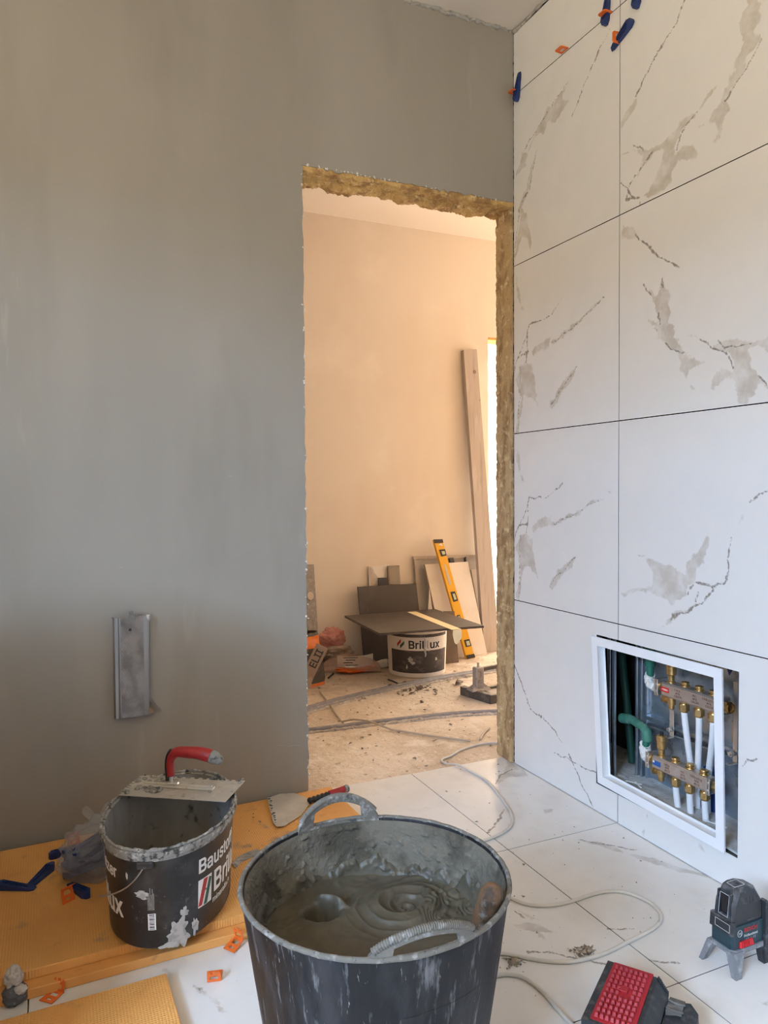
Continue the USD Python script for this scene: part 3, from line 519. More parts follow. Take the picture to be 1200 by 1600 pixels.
# ================================================================ black rubber tub of mortar
TC, TZ, TR, TB = np.array([.4811, 1.108]), .362, .220, .163
def trad(z): return TB + (TR - TB) * np.power(np.clip(z / TZ, 0, 1.3), .9)
tub = thing('rubber_tub', 'large black rubber builder\'s tub with two arched handles, full of wet mortar', 'tub', (TC[0], TC[1], 0))
zz = np.r_[0, .004, .012, np.linspace(.02, TZ, 26)]; ro = trad(zz); ro[0] -= .010; ro[1] -= .004
prof = np.r_[np.stack([ro, zz], 1), [[TR - .001, TZ + .002], [TR - .004, TZ + .002]], np.stack([trad(zz[:2:-1]) - .005, zz[:2:-1]], 1), [[0.0, .02]]]
prof = np.r_[[[0, 0]], prof]
body = lathe(prof, 160); v = np.array(body.vertices); a = np.arctan2(v[:, 1], v[:, 0])
w = 1 + .006 * np.sin(2 * a + .6) * (v[:, 2] / TZ) ** 2 + .002 * np.sin(5 * a); v[:, :2] *= w[:, None]
part(tub, 'tub_body', mesh_of(v, body.faces), 'tub_black', 50, local=True)
def wob(a, z): return 1 + .006 * np.sin(2 * a + .6) * (z / TZ) ** 2 + .002 * np.sin(5 * a)
g = np.linspace(0, 2 * np.pi, 301)[:-1]
rr = TR * wob(g, TZ); ring = np.stack([rr * np.cos(g), rr * np.sin(g), np.full(300, TZ + .001)], 1); ring += .0012 * (np.stack([fbm(ring * 60 + k, 3, k) for k in range(3)], 1) - .5) * 2
part(tub, 'rim', tube(np.vstack([ring, ring[:1]]), .0042, 10), 'tub_rim', True, local=True, label='mortar-crusted rounded tub rim')
# mortar dried onto the inner side
def coat(s, t):
    a = s * 2 * np.pi; z = .22 + t * (TZ - .003 - .22); q = np.stack([np.cos(a) * 9, np.sin(a) * 9, z * 44], 1)
    h = fbm(q, 5, 21); lumps = np.clip(fbm(q * 2.4, 4, 33) - .56, 0, 1) * 4; low = np.clip((.335 - z) / .07, 0, 1)
    d = .001 + .0075 * h * (.45 + .45 * low) + .0065 * lumps * .8 * np.clip((h - .40) * 12, 0, 1) + .003 * low ** 2; d *= np.clip((TZ - .002 - z) / .012, .12, 1)
    r = (trad(z) - .005) * wob(a, z) - d; return np.stack([r * np.cos(a), r * np.sin(a), z], 1)
cm_ = grid(520, 90, coat); cm_.faces = cm_.faces[:, ::-1] if cm_.face_normals[100] @ cm_.triangles_center[100] > 0 else cm_.faces
part(tub, 'mortar_coating', cm_, 'mortar_dry', True, local=True, label='half-dried mortar smeared up the inner side')
def ang_of(u, v): p = at(u, v, 2, TZ)[:2] - TC; return math.atan2(p[1], p[0])
def handle(a0, a1, rise, grip, seed, ridged):
    """arched handle standing on the rim between two angles"""
    L = (a1 - a0) * TR; s = np.linspace(0, 1, 61); top = rise * (np.clip(np.sin(np.pi * s), 0, 1) ** .62)
    outer = np.stack([s * L, TZ - .004 + top + .004], 1)
    k = (s > .2) & (s < .8); si = s[k]; it = np.maximum(top[k] - .012, .003); inner = np.stack([si * L, TZ + .001 + it], 1)
    hole = np.vstack([inner, [[.8 * L, TZ + .002], [.2 * L, TZ + .002]]])
    P = Polygon(np.vstack([[(0, TZ - .003)], outer, [(L, TZ - .003)]]), [hole]).buffer(0)
    m = finer(prism(P, .008), .012); v = np.array(m.vertices); a = a0 + v[:, 0] / TR; r = trad(np.minimum(v[:, 1], TZ)) * wob(a, np.minimum(v[:, 1], TZ)) - .0065 + v[:, 2] - (v[:, 1] > TZ) * (v[:, 1] - TZ) * .12
    m = mesh_of(np.stack([r * np.cos(a), r * np.sin(a), v[:, 1]], 1), m.faces)
    k = (s > .04) & (s < .96); a = a0 + s[k] * (a1 - a0); z = TZ + top[k]; a = np.interp(np.linspace(0, 1, 150), np.linspace(0, 1, len(a)), a); z = np.interp(np.linspace(0, 1, 150), np.linspace(0, 1, len(z)), z)
    r = TR * wob(a, TZ) - .001 - (z - TZ) * .12; c = np.stack([r * np.cos(a), r * np.sin(a), z], 1)
    rad = grip + (.0008 * np.sin(np.arange(150) * 1.9) if ridged else .0025 * (fbm(c * 50, 3, seed) - .5))
    h = part(tub, 'handle', m, 'tub_rim', 40, local=True)
    part(h, 'grip', tube(c, rad, 10), 'tub_rim', True, local=True)
ar = sorted([ang_of(462, 1300), ang_of(592, 1279)]); af = sorted([ang_of(572, 1503), ang_of(754, 1462)])
handle(ar[0], ar[1], .052, .0058, 3, False); handle(af[0], af[1], .034, .0056, 5, True)
# fresh mortar with stirring marks, one thing nobody can count
MZ = .262
sw = at(632, 1415, 2, MZ)[:2] - TC; pk = at(508, 1420, 2, MZ)[:2] - TC
def mortar(s, t):
    a = s * 2 * np.pi; r = t * (trad(MZ) + .001); x, y = r * np.cos(a), r * np.sin(a); z = np.full(len(s), MZ)
    q = np.stack([x * 14, y * 14, x * 0], 1); z = z + .014 * (fbm(q, 4, 8) - .5) + .022 * np.clip(t - .78, 0, 1) ** 1.5 * 3
    dx, dy = x - sw[0], y - sw[1]; d = np.hypot(dx, dy * 1.15); th = np.arctan2(dy, dx)
    wgt = np.exp(-(d / .105) ** 4); ph = d * 2 * np.pi / .021 + 1.0 * th + 3.2 * fbm(q * 1.3, 3, 4)
    z += wgt * (.0040 * (1 - np.abs(np.sin(ph / 2))) ** 1.3 - .012 * np.exp(-(d / .035) ** 2) + .010 * np.exp(-((d - .05) / .022) ** 2))
    z += .0016 * np.exp(-(np.hypot(dx - .1, dy + .03) / .08) ** 2) * np.sin(14 * fbm(q * .9, 3, 14) * 6)
    e, f = x - pk[0], y - pk[1]; ca, sa = math.cos(.75), math.sin(.75); e, f = e * ca + f * sa, -e * sa + f * ca
    wob_ = .008 * (fbm(np.stack([x * 40, y * 40, x * 0], 1), 3, 6) - .5); e = e + wob_; f = f - wob_
    z -= .048 / (1 + np.exp((np.hypot((e + .014) / .028, f / .025) - 1) * 9)) - .0
    z += .019 / (1 + np.exp((np.hypot((e - .018) / .0075, (f + .004) / .027) - 1) * 7))
    z += .006 * np.exp(-(((e + .06) / .05) ** 2 + ((f) / .06) ** 2))
    q2 = np.stack([x * 60, y * 60, x * 0], 1); z += .0035 * np.clip(fbm(q2, 4, 2) - .5, 0, 1) * (.4 + 2 * np.clip(t - .6, 0, 1))
    return np.stack([x, y, z], 1)
mm = grid(420, 170, mortar); mm.faces = mm.faces[:, ::-1] if mm.face_normals[2000][2] < 0 else mm.faces
def wet(s, t):
    a = s * 2 * np.pi; z = .225 + t * .115; q = np.stack([np.cos(a) * 9, np.sin(a) * 9, z * 44], 1); p = coat(s, (z - .22) / (TZ - .003 - .22))
    edge = .274 + .085 * np.clip(fbm(np.stack([np.cos(a) * 5, np.sin(a) * 5, a * 0], 1), 4, 41) - .32, 0, 1) ; push = np.clip((edge - z) / .006, -1, 1) * .0045 + .003 * (fbm(q * 2.2, 4, 3) - .5) * (z < edge)
    k = 1 - push / np.hypot(p[:, 0], p[:, 1]); return np.stack([p[:, 0] * k, p[:, 1] * k, z], 1)
wm_ = grid(520, 50, wet); wm_.faces = wm_.faces[:, ::-1] if wm_.face_normals[100] @ wm_.triangles_center[100] > 0 else wm_.faces
part(tub, 'wet_band', wm_, 'mortar_wet', True, local=True, label='darker wet mortar band above the fresh mortar')
single('fresh_mortar', 'wet grey mortar with stirring swirls filling the black rubber tub', 'mortar', put(mm, tr(TC[0], TC[1], 0)), 'mortar_wet', True, kind='stuff')
# ---- trowel standing in the mortar: only its wooden handle shows
h0 = at(748, 1452, 2, .305); h1 = at(772, 1388, 2, .385); ax = (h1 - h0) / np.linalg.norm(h1 - h0); L = np.linalg.norm(h1 - h0)
tw = thing('pointing_trowel', 'worn wooden trowel handle sticking up out of the mortar in the tub', 'trowel', h0)
M = frame(h0, np.cross([0, 1, 0], ax), ax)
part(tw, 'handle', put(lathe([(0, -.004), (.011, -.003), (.0135, .01), (.0165, L * .35), (.0185, L * .65), (.0185, L * .85), (.0150, L * .97), (.007, L + .004), (0, L + .005)], 28), M), 'wood_handle', True)
part(tw, 'ferrule', put(lathe([(0, -.020), (.0085, -.019), (.0105, -.002), (.0105, .004), (0, .005)], 20), M), 'steel', 40)
part(tw, 'blade', put(join(prism([(-.04, -.10), (.04, -.10), (.035, -.05), (-.035, -.05)], .002), rod((0, -.055, .001), (0, -.012, .001), .004)), M @ rot('x', math.pi / 2)), 'trowel_steel', 40)

# ================================================================ foam boards on the floor
def board(name, label, x0, y0, x1, y1, z0, z1, ang, mat, group=None):
    c = np.array([(x0 + x1) / 2, (y0 + y1) / 2]); lx, ly = (x1 - x0) / 2, (y1 - y0) / 2
    single(name, label, 'foam board', put(cbox((-lx, -ly, 0), (lx, ly, z1 - z0), .0015), rot('z', ang)), mat, False, M=tr(c[0], c[1], z0))
board('foam_board', 'lower orange foam insulation board lying on the tiles under the bucket', -.62, 1.600, .835, 2.200, .0005, .0200, .028, 'foam_orange')
board('foam_board', 'upper orange foam insulation board carrying the black bucket and the blue wedges', -.60, 1.632, .822, 2.215, .0202, .040, .028, 'foam_waffle')
board('foam_board', 'small orange foam offcut with waffle pattern at the bottom edge of the floor', -.185, 1.12, .205, 1.532, .0005, .0175, .03, 'foam_waffle')
FZ = .0403

# ================================================================ oval black bucket
BC, BA, Ba, Bb, Bz0, Bz1 = np.array([.2456, 1.768]), 1.2128, .2161, .1453, .0405, .262
bk = thing('plaster_bucket', 'oval black plastic bucket smeared with plaster, standing on the orange foam board', 'bucket', tr(BC[0], BC[1], Bz0) @ rot('z', BA))
H = Bz1 - Bz0
def bs(z): return .905 + .075 * np.clip(z / H, 0, 1)           # side taper
def oval(a, z, off=0.0): k = bs(z); return np.stack([(Ba * k + off) * np.cos(a), (Bb * k + off) * np.sin(a), z], 1)
def shell(zs, offs, n=140):
    a = np.linspace(0, 2 * np.pi, n, endpoint=False); rows = [oval(a, np.full(n, z), o) for z, o in zip(zs, offs)]
    k = len(rows); v = np.vstack(rows); i, j = np.meshgrid(np.arange(k - 1), np.arange(n), indexing='ij')
    return mesh_of(v, np.stack([i * n + j, i * n + (j + 1) % n, (i + 1) * n + (j + 1) % n, (i + 1) * n + j], -1).reshape(-1, 4))
def disc(z, off, n=140):
    a = np.linspace(0, 2 * np.pi, n, endpoint=False); v = np.vstack([oval(a, np.full(n, z), off), [[0, 0, z]]]); j = np.arange(n); return mesh_of(v, np.stack([j, (j + 1) % n, np.full(n, n)], 1))
base_ = disc(0, -.014); base_.faces = base_.faces[:, ::-1]
part(bk, 'bucket_body', join(shell([0, .003, .010, .05, .10, .15, H - .022, H - .002], [-.014, -.006, 0, 0, 0, 0, 0, 0]), base_), 'bucket_black', 40, local=True)
inn = shell([.006, .012, .06, .12, .17, H - .002], [-.02, -.006, -.004, -.004, -.004, -.003]); inn.faces = inn.faces[:, ::-1]
part(bk, 'bucket_inside', join(inn, disc(.006, -.018)), 'bucket_inside', 40, local=True, label='plaster-smeared inner side and bottom')
rimm = shell([H - .022, H - .0225, H - .016, H - .0145, H - .006, H - .002, H, H - .002], [0, .004, .005, .0075, .0085, .007, .003, -.004])
part(bk, 'rim', rimm, 'rim_crust', 35, local=True)
a = np.linspace(0, 2 * np.pi, 700); lump = fbm(np.stack([np.cos(a) * 14, np.sin(a) * 14, a * 0], 1), 4, 5)
crust = oval(a, np.full(700, H + .0015) + .003 * lump, .004); part(bk, 'plaster_crust', tube(crust, .0022 + .0045 * np.clip(lump - .35, 0, 1) * (.6 + .6 * np.abs(np.sin(a * 42))), 8), 'rim_crust', True, local=True, label='scalloped ridge of dried plaster along the rim')
# print on the side; the arc length runs rightwards as seen from outside
def surf_from(a_start, off=.0003):
    aa = np.linspace(a_start, a_start + 2 * np.pi, 2000); p = oval(aa, np.full(2000, H * .5)); s = np.r_[0, np.cumsum(np.linalg.norm(np.diff(p[:, :2], axis=0), axis=1))]
    def f(x, y):
        q = np.interp(x, s, aa); p = oval(q, y, off); k = bs(y); n = np.stack([np.cos(q) / (Ba * k), np.sin(q) / (Bb * k), 0 * q], 1); return p, n / np.linalg.norm(n, axis=1, keepdims=True)
    return f
def bk_angle(u, v, z):       # the angle on the bucket side seen at a pixel: nearest of the sampled wall points
    aa = np.linspace(0, 2 * np.pi, 1441); p = oval(aa, np.full(1441, z)); c, s = math.cos(BA), math.sin(BA)
    P = np.stack([BC[0] + c * p[:, 0] - s * p[:, 1], BC[1] + s * p[:, 0] + c * p[:, 1], Bz0 + p[:, 2]], 1) - EYE; d = P @ FW
    e = np.hypot(600 + FPX * (P @ RT) / d - u, 800 - FPX * (P @ UP) / d - v); o = np.argsort(e)[:60]; return aa[o[np.argmin(d[o])]]
aB = bk_angle(316, 1350, .145); S = surf_from(aB)
lab = part(bk, 'lettering', bend(text('Baustoff', .030, .0006, True), lambda x, y: S(x, y + .140)), 'print_white', False, local=True, label='white printed lettering on the bucket side')
aL = bk_angle(326, 1400, .09); S2 = surf_from(aL)
part(bk, 'emblem', bend(rect(0, .042, 0, .062, .0005), lambda x, y: S2(x, y + .062)), 'print_white', False, local=True, label='white square with a red and a dark slanted stripe')
for pts, mt in (([(.0, .004), (.010, .004), (.028, .060), (.016, .060)], 'print_red'), ([(.016, .002), (.026, .002), (.041, .054), (.033, .058)], 'print_green')):
    part(bk, 'emblem_stripe', bend(prism(pts, .0011), lambda x, y: S2(x, y + .062), .006), mt, False, local=True)
part(bk, 'lettering', bend(text('Brillux', .046, .0006, True), lambda x, y: S2(x + .047, y + .076)), 'print_white', False, local=True)
part(bk, 'lettering', bend(text('mineralisch', .013, .0006), lambda x, y: S2(x + .047, y + .052)), 'print_white', False, local=True)
aE = bk_angle(172, 1352, .16); S3 = surf_from(aE); te = text('Putzer', .026, .0006, True); te.apply_translation([-te.bounds[1][0] + .016, 0, 0])
def wrapneg(Sx):     # allow negative arc positions
    def f(x, y):
        per = 2 * math.pi * math.sqrt((Ba ** 2 + Bb ** 2) / 2) * .95; return Sx(np.where(x < 0, x + LEN, x), y)
    return f
aa_ = np.linspace(0, 2 * np.pi, 4000); pp_ = oval(aa_, np.full(4000, H * .5)); LEN = np.linalg.norm(np.diff(pp_[:, :2], axis=0), axis=1).sum()
part(bk, 'lettering', bend(te, lambda x, y: wrapneg(S3)(x, y + .148)), 'print_white', False, local=True)
aX = bk_angle(178, 1408, .09); S4 = surf_from(aX); tx = text('Brillux', .044, .0006, True); tx.apply_translation([-tx.bounds[1][0] + .014, 0, 0])
part(bk, 'lettering', bend(tx, lambda x, y: wrapneg(S4)(x, y + .066)), 'print_white', False, local=True)
aC = bk_angle(239, 1430, .06); S5 = surf_from(aC)
bars, x = [rect(0, .017, 0, .036)], .0
part(bk, 'barcode', bend(rect(0, .0165, 0, .036, .0005), lambda x, y: S5(x, y + .048)), 'print_white', False, local=True, label='small white barcode label with small print above')
bars = [rect(.003, .0135, k * .0034 + .002, k * .0034 + .002 + (.0008 + .001 * rng.random()), .0010) for k in range(10)]
part(bk, 'barcode_line', bend(join(*bars), lambda x, y: S5(x, y + .048)), 'print_black', False, local=True, kind='stuff')
sm = [rect(.001 + k * .0024, .0018 + k * .0024, .0, .03 + .02 * rng.random(), .0005) for k in range(6)]
part(bk, 'small_print', bend(join(*sm), lambda x, y: S5(x, y + .092)), 'splash', False, local=True, kind='stuff')
def splash(u, v, z, rx_, ry_, seed, amp=.5):
    Sx = surf_from(bk_angle(u, v, z) - .0); part(bk, 'plaster_splash', bend(prism(ragged(0, 0, rx_, ry_, seed, 60, amp), .0012), lambda x, y: wrapneg(Sx)(x, y + z), .006), 'splash', False, local=True)
splash(213, 1382, .125, .014, .008, 3, .6); splash(292, 1452, .030, .022, .030, 8, .8); splash(300, 1420, .070, .008, .012, 12, .8); splash(195, 1352, .162, .0025, .008, 2); splash(318, 1442, .028, .007, .018, 5, .8); splash(285, 1470, .010, .028, .009, 6, .8)
# wire bail hanging down the near left side
e0 = oval(np.array([bk_angle(239, 1330, H - .03)]), np.array([H - .026]), .006)[0]; e1 = oval(np.array([bk_angle(172, 1385, .13)]), np.array([.120]), .012)[0]
mid = oval(np.array([bk_angle(200, 1372, .14)]), np.array([.150]), .008)[0]
part(bk, 'wire_handle', tube(spline([e0, mid, e1, e1 + (e1 - mid) * .9 + [0, 0, .01]], 40), .0016, 8), 'steel', True, local=True)
ea = bk_angle(239, 1334, H - .04); er = oval(np.array([ea]), np.array([H - .029]), .004)[0]; part(bk, 'handle_lug', put(cbox((-.004, -.018, -.008), (.005, .018, .008), .003), tr(er) @ rot('z', ea)), 'bucket_black', False, local=True)

# ================================================================ notched trowel lying across the bucket rim
cz = Bz1 + .0095; c4 = [at(u, v, 2, cz) for u, v in ((184, 1243), (356, 1254), (378, 1220), (224, 1211))]; c0 = sum(c4) / 4
ex = (c4[1] - c4[0] + c4[2] - c4[3]); ex /= np.linalg.norm(ex); M = frame(c0, ex, (0, 0, 1)); nt = thing('notched_trowel', 'notched plastering trowel with red grip, lying across the black bucket', 'trowel', M)
outl = [(-.140, -.062), (.128, -.062)] + [(.138, -.050), (.146, .062)]
teeth = []
for k in range(12): x = .135 - k * .022; teeth += [(x, .066), (x - .010, .066), (x - .010, .058), (x - .021, .058)]
outl = [(-.135, -.062), (.135, -.062), (.137, .066)] + teeth[:-2] + [(-.135, .058)]
left = []
for k in range(9): y = .056 - k * .0125; left += [(-.141, y), (-.141, y - .006), (-.133, y - .0065), (-.133, y - .0122)]
part(nt, 'blade', put(prism(Polygon(outl[:-1] + left).buffer(0), .0016), tr(0, 0, -.001)), 'trowel_steel', False, local=True)
part(nt, 'mounting_rail', join(cbox((-.105, -.010, .0006), (.082, .010, .006), .002), cbox((-.1, -.004, .004), (.078, .004, .011), .002)), 'trowel_steel', False, local=True)
sx = -.030
part(nt, 'stem', join(rod((sx, 0, .005), (sx, 0, .030), .005, 12), cbox((sx - .008, -.006, .004), (sx + .02, .006, .013), .002)), 'steel', 35, local=True)
gp = spline([(sx, 0, .022), (sx - .001, 0, .045), (sx, 0, .068), (sx + .012, 0, .086), (sx + .04, 0, .090), (sx + .075, 0, .089), (sx + .105, 0, .083), (sx + .125, 0, .075)], 50)
gr = np.interp(np.linspace(0, 1, 50), [0, .25, .4, .6, .8, .95, 1], [.009, .010, .0125, .0145, .016, .0155, .011])
part(nt, 'grip', tube(gp[2:45], gr[2:45], 18), 'grip_red', True, local=True, label='red plastic pistol grip spattered with plaster')
part(nt, 'grip_cap', join(tube(gp[43:], gr[43:] * 1.01, 18), put(trimesh.creation.icosphere(3, .0112), tr(gp[-1]))), 'grip_worn', True, local=True)
part(nt, 'grip_back', tube(spline([(sx - .0075, 0, .018), (sx - .0085, 0, .045), (sx - .006, 0, .075), (sx + .004, 0, .092)], 20), [.0065] * 20, 12), 'black_plastic', True, local=True)
cl = [blob((rng.uniform(-.135, -.05), rng.uniform(-.05, .06), .0015), np.array([.006, .005, .003]) * rng.uniform(.6, 1.9), .35, 2.5, k, 2) for k in range(40)] + [blob((rng.uniform(-.13, .137), .062, .001), np.array([.004, .003, .002]) * rng.uniform(.6, 1.4), .3, 2.5, k, 2) for k in range(22)] + [blob((.13 + rng.normal(0, .004), .06 + rng.normal(0, .005), .002), (.004, .004, .003), .3, 2, k, 2) for k in range(5)]
part(nt, 'plaster_crust', join(*cl), 'rim_crust', True, local=True, kind='stuff')

# ================================================================ tile levelling wedges and clips
def wedge_mesh():
    b = hull([(0, s * .007, 0) for s in (-1, 1)] + [(0, s * .007, .0028) for s in (-1, 1)] + [(.010, s * .011, z) for s in (-1, 1) for z in (0, .004)] + [(.084, s * .0115, z) for s in (-1, 1) for z in (0, .0165)] + [(.097, s * .0045, z) for s in (-1, 1) for z in (0, .0165)])
    return cut(b, cbox((.018, -.0022, .0035), (.082, .0022, .03), .0005), cbox((.03, .0052, .0075), (.080, .0085, .03), .0005), cbox((.03, -.0085, .0075), (.080, -.0052, .03), .0005))
WM = wedge_mesh()
first_wedge = None
def wedge(label, o, ex, ez, group=None, name='levelling_wedge'):
    global first_wedge
    M = frame(o, ex, ez)
    if first_wedge is None:
        first_wedge = thing(name, label, 'wedge', M, group); part(first_wedge, 'wedge_body', WM, 'wedge_blue', False, local=True); return
    copy_of(first_wedge, name, label, 'wedge', M, group)
def wall_wedge(label, tail, head):
    a, b = at(*tail, 0, X0 - .0012), at(*head, 0, X0 - .0012); wedge(label, a + 0 * b, b - a, (-1, 0, 0))
wall_wedge('blue wedge in the top tile joint right beside the grey wall corner', (812, 113), (809, 160))
wall_wedge('blue wedge upright in the top tile joint, left of the vertical tile joint', (951, -14), (948, 46))
wall_wedge('blue wedge highest on the tiled wall, just right of the vertical tile joint', (998, -42), (997, 19))
wall_wedge('blue wedge set slantwise across the vertical tile joint of the tiled wall', (956, 78), (988, 36))
def floor_wedge(label, tail, head, z, tilt=0, roll=0):
    a, b = at(*tail, 2, z), at(*head, 2, z); d = (b - a) / np.linalg.norm(b - a); c = (a + b) / 2 - d * .0485; s = np.cross(d, [0, 0, 1.])
    wedge(label, c, d + np.array([0, 0, tilt]), np.array([0, 0, 1.]) * math.cos(roll) + s * math.sin(roll))
floor_wedge('blue wedge lying flat at the left edge of the orange foam board', (55, 1389), (-6, 1388), FZ + .0002)
floor_wedge('blue wedge lying diagonally, touching the wedge at the picture\'s left edge', (46, 1386), (82, 1357), FZ + .0002)
floor_wedge('blue wedge stacked at the back beside the clear bag, nearest the grey wall', (132, 1318), (74, 1345), FZ + .0002, 0)
floor_wedge('blue wedge poking out in front of the clear bag toward the tiles', (104, 1378), (143, 1408), FZ + .0002)
def clip_mesh():
    base = Polygon([(-.016, 0), (.016, 0), (.014, .034), (-.014, .034)], [[(-.006, .006), (.006, .006), (.005, .012), (-.005, .012)], [(-.009, .018), (.009, .018), (.008, .028), (-.008, .028)]])
    up = Polygon([(-.014, 0), (.014, 0), (.013, .020), (.009, .024), (.007, .018), (.003, .018), (.002, .024), (-.003, .024), (-.004, .018), (-.008, .018), (-.010, .024), (-.013, .020)], [[(-.009, .004), (.009, .004), (.008, .013), (-.008, .013)]])
    return join(prism(base, .0016), put(prism(up, .0016), tr(0, .034, .0008) @ rot('x', math.pi / 2 - .25)))
CMh = clip_mesh(); first_clip = None
def clip(label, px, z, ang, tilt=0, roll=0, zup=0.0):
    global first_clip
    o = at(*px, 2, z); M = tr(o + [0, 0, zup]) @ rot('z', ang) @ rot('x', tilt) @ rot('y', roll) @ tr(0, -.02, 0)
    if first_clip is None:
        first_clip = thing('levelling_clip', label, 'clip', M); part(first_clip, 'clip_body', CMh, 'clip_orange', False, local=True); return
    copy_of(first_clip, 'levelling_clip', label, 'clip', M)
clip('orange tile clip on the floor between the dusty putty lump and the foam offcut', (83, 1556), .0006, -.75)
clip('orange tile clip lying comb-down on the floor left of the tub\'s base', (335, 1527), .0006, 2.9)
clip('orange tile clip leaning against the foam board\'s edge by the tub', (367, 1474), .008, -1.0, .35)
clip('orange tile clip on its edge among the blue wedges by the clear bag', (105, 1396), FZ + .018, .5, 1.25)
clip('orange tile clip propped against the grey wall behind the clear bag', (115, 1309), FZ + .020, .3, 1.35)
def wall_tab(label, px, along, w=.026, out=.030, holed=True, bendy=0.0):
    """the part of a used clip that still stands out of a tile joint"""
    o = at(*px, 0, X0 - .0004); P = Polygon([(-w / 2, .0), (w / 2, 0), (w / 2 - .002, out - .004), (w / 2 - .006, out), (-w / 2 + .004, out), (-w / 2, out - .005)], [[(-w * .3, .004), (w * .3, .004), (w * .3, .0155), (-w * .3, .0155)]] if holed else None)
    m = prism(P, .0026); M = np.eye(4); a = np.array(along, float); a /= np.linalg.norm(a); nrm = np.array([-1., 0, 0]) + bendy * np.cross(a, [1, 0, 0]); nrm -= a * (nrm @ a); nrm /= np.linalg.norm(nrm)
    M[:3, 0] = a; M[:3, 1] = nrm; M[:3, 2] = np.cross(a, nrm); M[:3, 3] = o
    t = thing('clip_tab', label, 'clip', M); part(t, 'tab', m, 'clip_orange', False, local=True)
wall_tab('orange clip tab in the top tile joint with no wedge in it', (883, 80), (0, 1, 0), .036, .030)
wall_tab('orange clip tab gripping the wedge in the corner beside the grey wall', (806, 145), (0, 1, 0), .032, .027)
wall_tab('orange clip tab gripping the upright wedge in the top tile joint', (951, 24), (0, 1, 0), .034, .030)
wall_tab('orange clip tab gripping the slanted wedge on the vertical tile joint', (968, 60), (0, 0, 1), .034, .027)
# ---- clear bag of wedges
bc = at(146, 1378, 2, FZ); B0 = bc + np.array([.012, .045, 0])
bag = thing('plastic_bag', 'crumpled clear plastic bag holding blue wedges, between bucket and grey wall', 'plastic bag', B0)
bm = blob(B0 + [0, 0, .058], (.088, .082, .072), .34, 2.1, 17, 5, -.056); v = np.array(bm.vertices); v += .007 * (np.stack([fbm(v * 38, 3, k) for k in range(3)], 1) - .5) * 2; v[:, 2] = np.maximum(v[:, 2], FZ + .001)
part(bag, 'bag_film', mesh_of(v, bm.faces), 'clear_film', 60)
fl_ = grid(40, 24, lambda s, t: np.stack([B0[0] - .02 + .07 * s + .012 * np.sin(t * 5), B0[1] + .045 + .012 * np.sin(s * 7 + 1) * t + .02 * t, B0[2] + .085 + .050 * t + .010 * np.sin(s * 9) * t], 1))
part(bag, 'bag_mouth', fl_, 'clear_film', 60)
for k in range(12):
    o = B0 + [rng.uniform(-.03, .03), rng.uniform(-.04, .02), .010 + .012 * (k % 7)]; a_ = rng.uniform(-.6, .9) + (math.pi if k % 2 else 0)
    d = np.array([math.cos(a_), math.sin(a_), rng.uniform(-.12, .12)]); wedge('blue wedge inside the clear plastic bag beside the bucket', o - d * .03, d, (rng.normal(0, .25), rng.normal(0, .25), 1), 'blue wedges in the clear bag')
# ---- wide filling knife behind the tub
KZ = FZ + .004
Bp = [at(u, v, 2, KZ)[:2] for u, v in ((418, 1247.5), (437, 1241), (459, 1239.5), (479, 1247), (483, 1257), (470, 1274), (444, 1291), (433, 1292), (427, 1286))]
k0 = at(481, 1252, 2, KZ + .004); k1 = at(545, 1231, 2, KZ + .020); fk = thing('filling_knife', 'wide filling knife with black and red handle lying behind the tub', 'putty knife', (k0[0], k0[1], FZ))
part(fk, 'blade', put(prism(Polygon(Bp).buffer(.0005), .0014), tr(0, 0, KZ)), 'spatula_steel', False)
dots = [blob((*(np.array(Bp[0]) * (1 - t_) + np.array(Bp[-1]) * t_ + rng.normal(0, .004, 2) + [.006, .002]), KZ + .0016), np.array([.0035, .003, .0016]) * rng.uniform(.5, 1.3), .3, 2, k, 2) for k, t_ in enumerate(np.linspace(0, 1, 14))]
part(fk, 'mortar_specks', join(*dots), 'putty_grey', True, kind='stuff')
gl = pline([k0, k1], 40); part(fk, 'handle', tube(gl[:22], np.r_[.006, .009 + .0014 * np.sin(np.arange(21) * 1.6)], 12), 'tool_black', True, label='black ribbed handle with a red inlay and grey end cap')
part(fk, 'handle_inlay', tube(gl[20:36], [.0108] * 16, 14), 'grip_red', True); part(fk, 'end_cap', tube(gl[35:], [.0115, .012, .0122, .0115, .008], 14), 'grip_worn', True)
# ---- putty lump at the left edge
pl = thing('putty_lump', 'grey and white lump of crumpled putty on the floor at the left edge', 'putty', at(24, 1566, 2, 0.))
o = at(24, 1566, 2, 0.)
part(pl, 'putty_base', blob(o + [0, 0, .017], (.024, .024, .020), .22, 1.8, 3, 4, -.0165), 'putty_grey', True); part(pl, 'putty_top', blob(o + [-.003, .006, .046], (.016, .015, .022), .4, 2.2, 9, 4), 'putty_white', True); part(pl, 'putty_smear', blob(o + [.010, -.012, .030], (.012, .010, .009), .4, 2.5, 5, 3), 'putty_white', True)

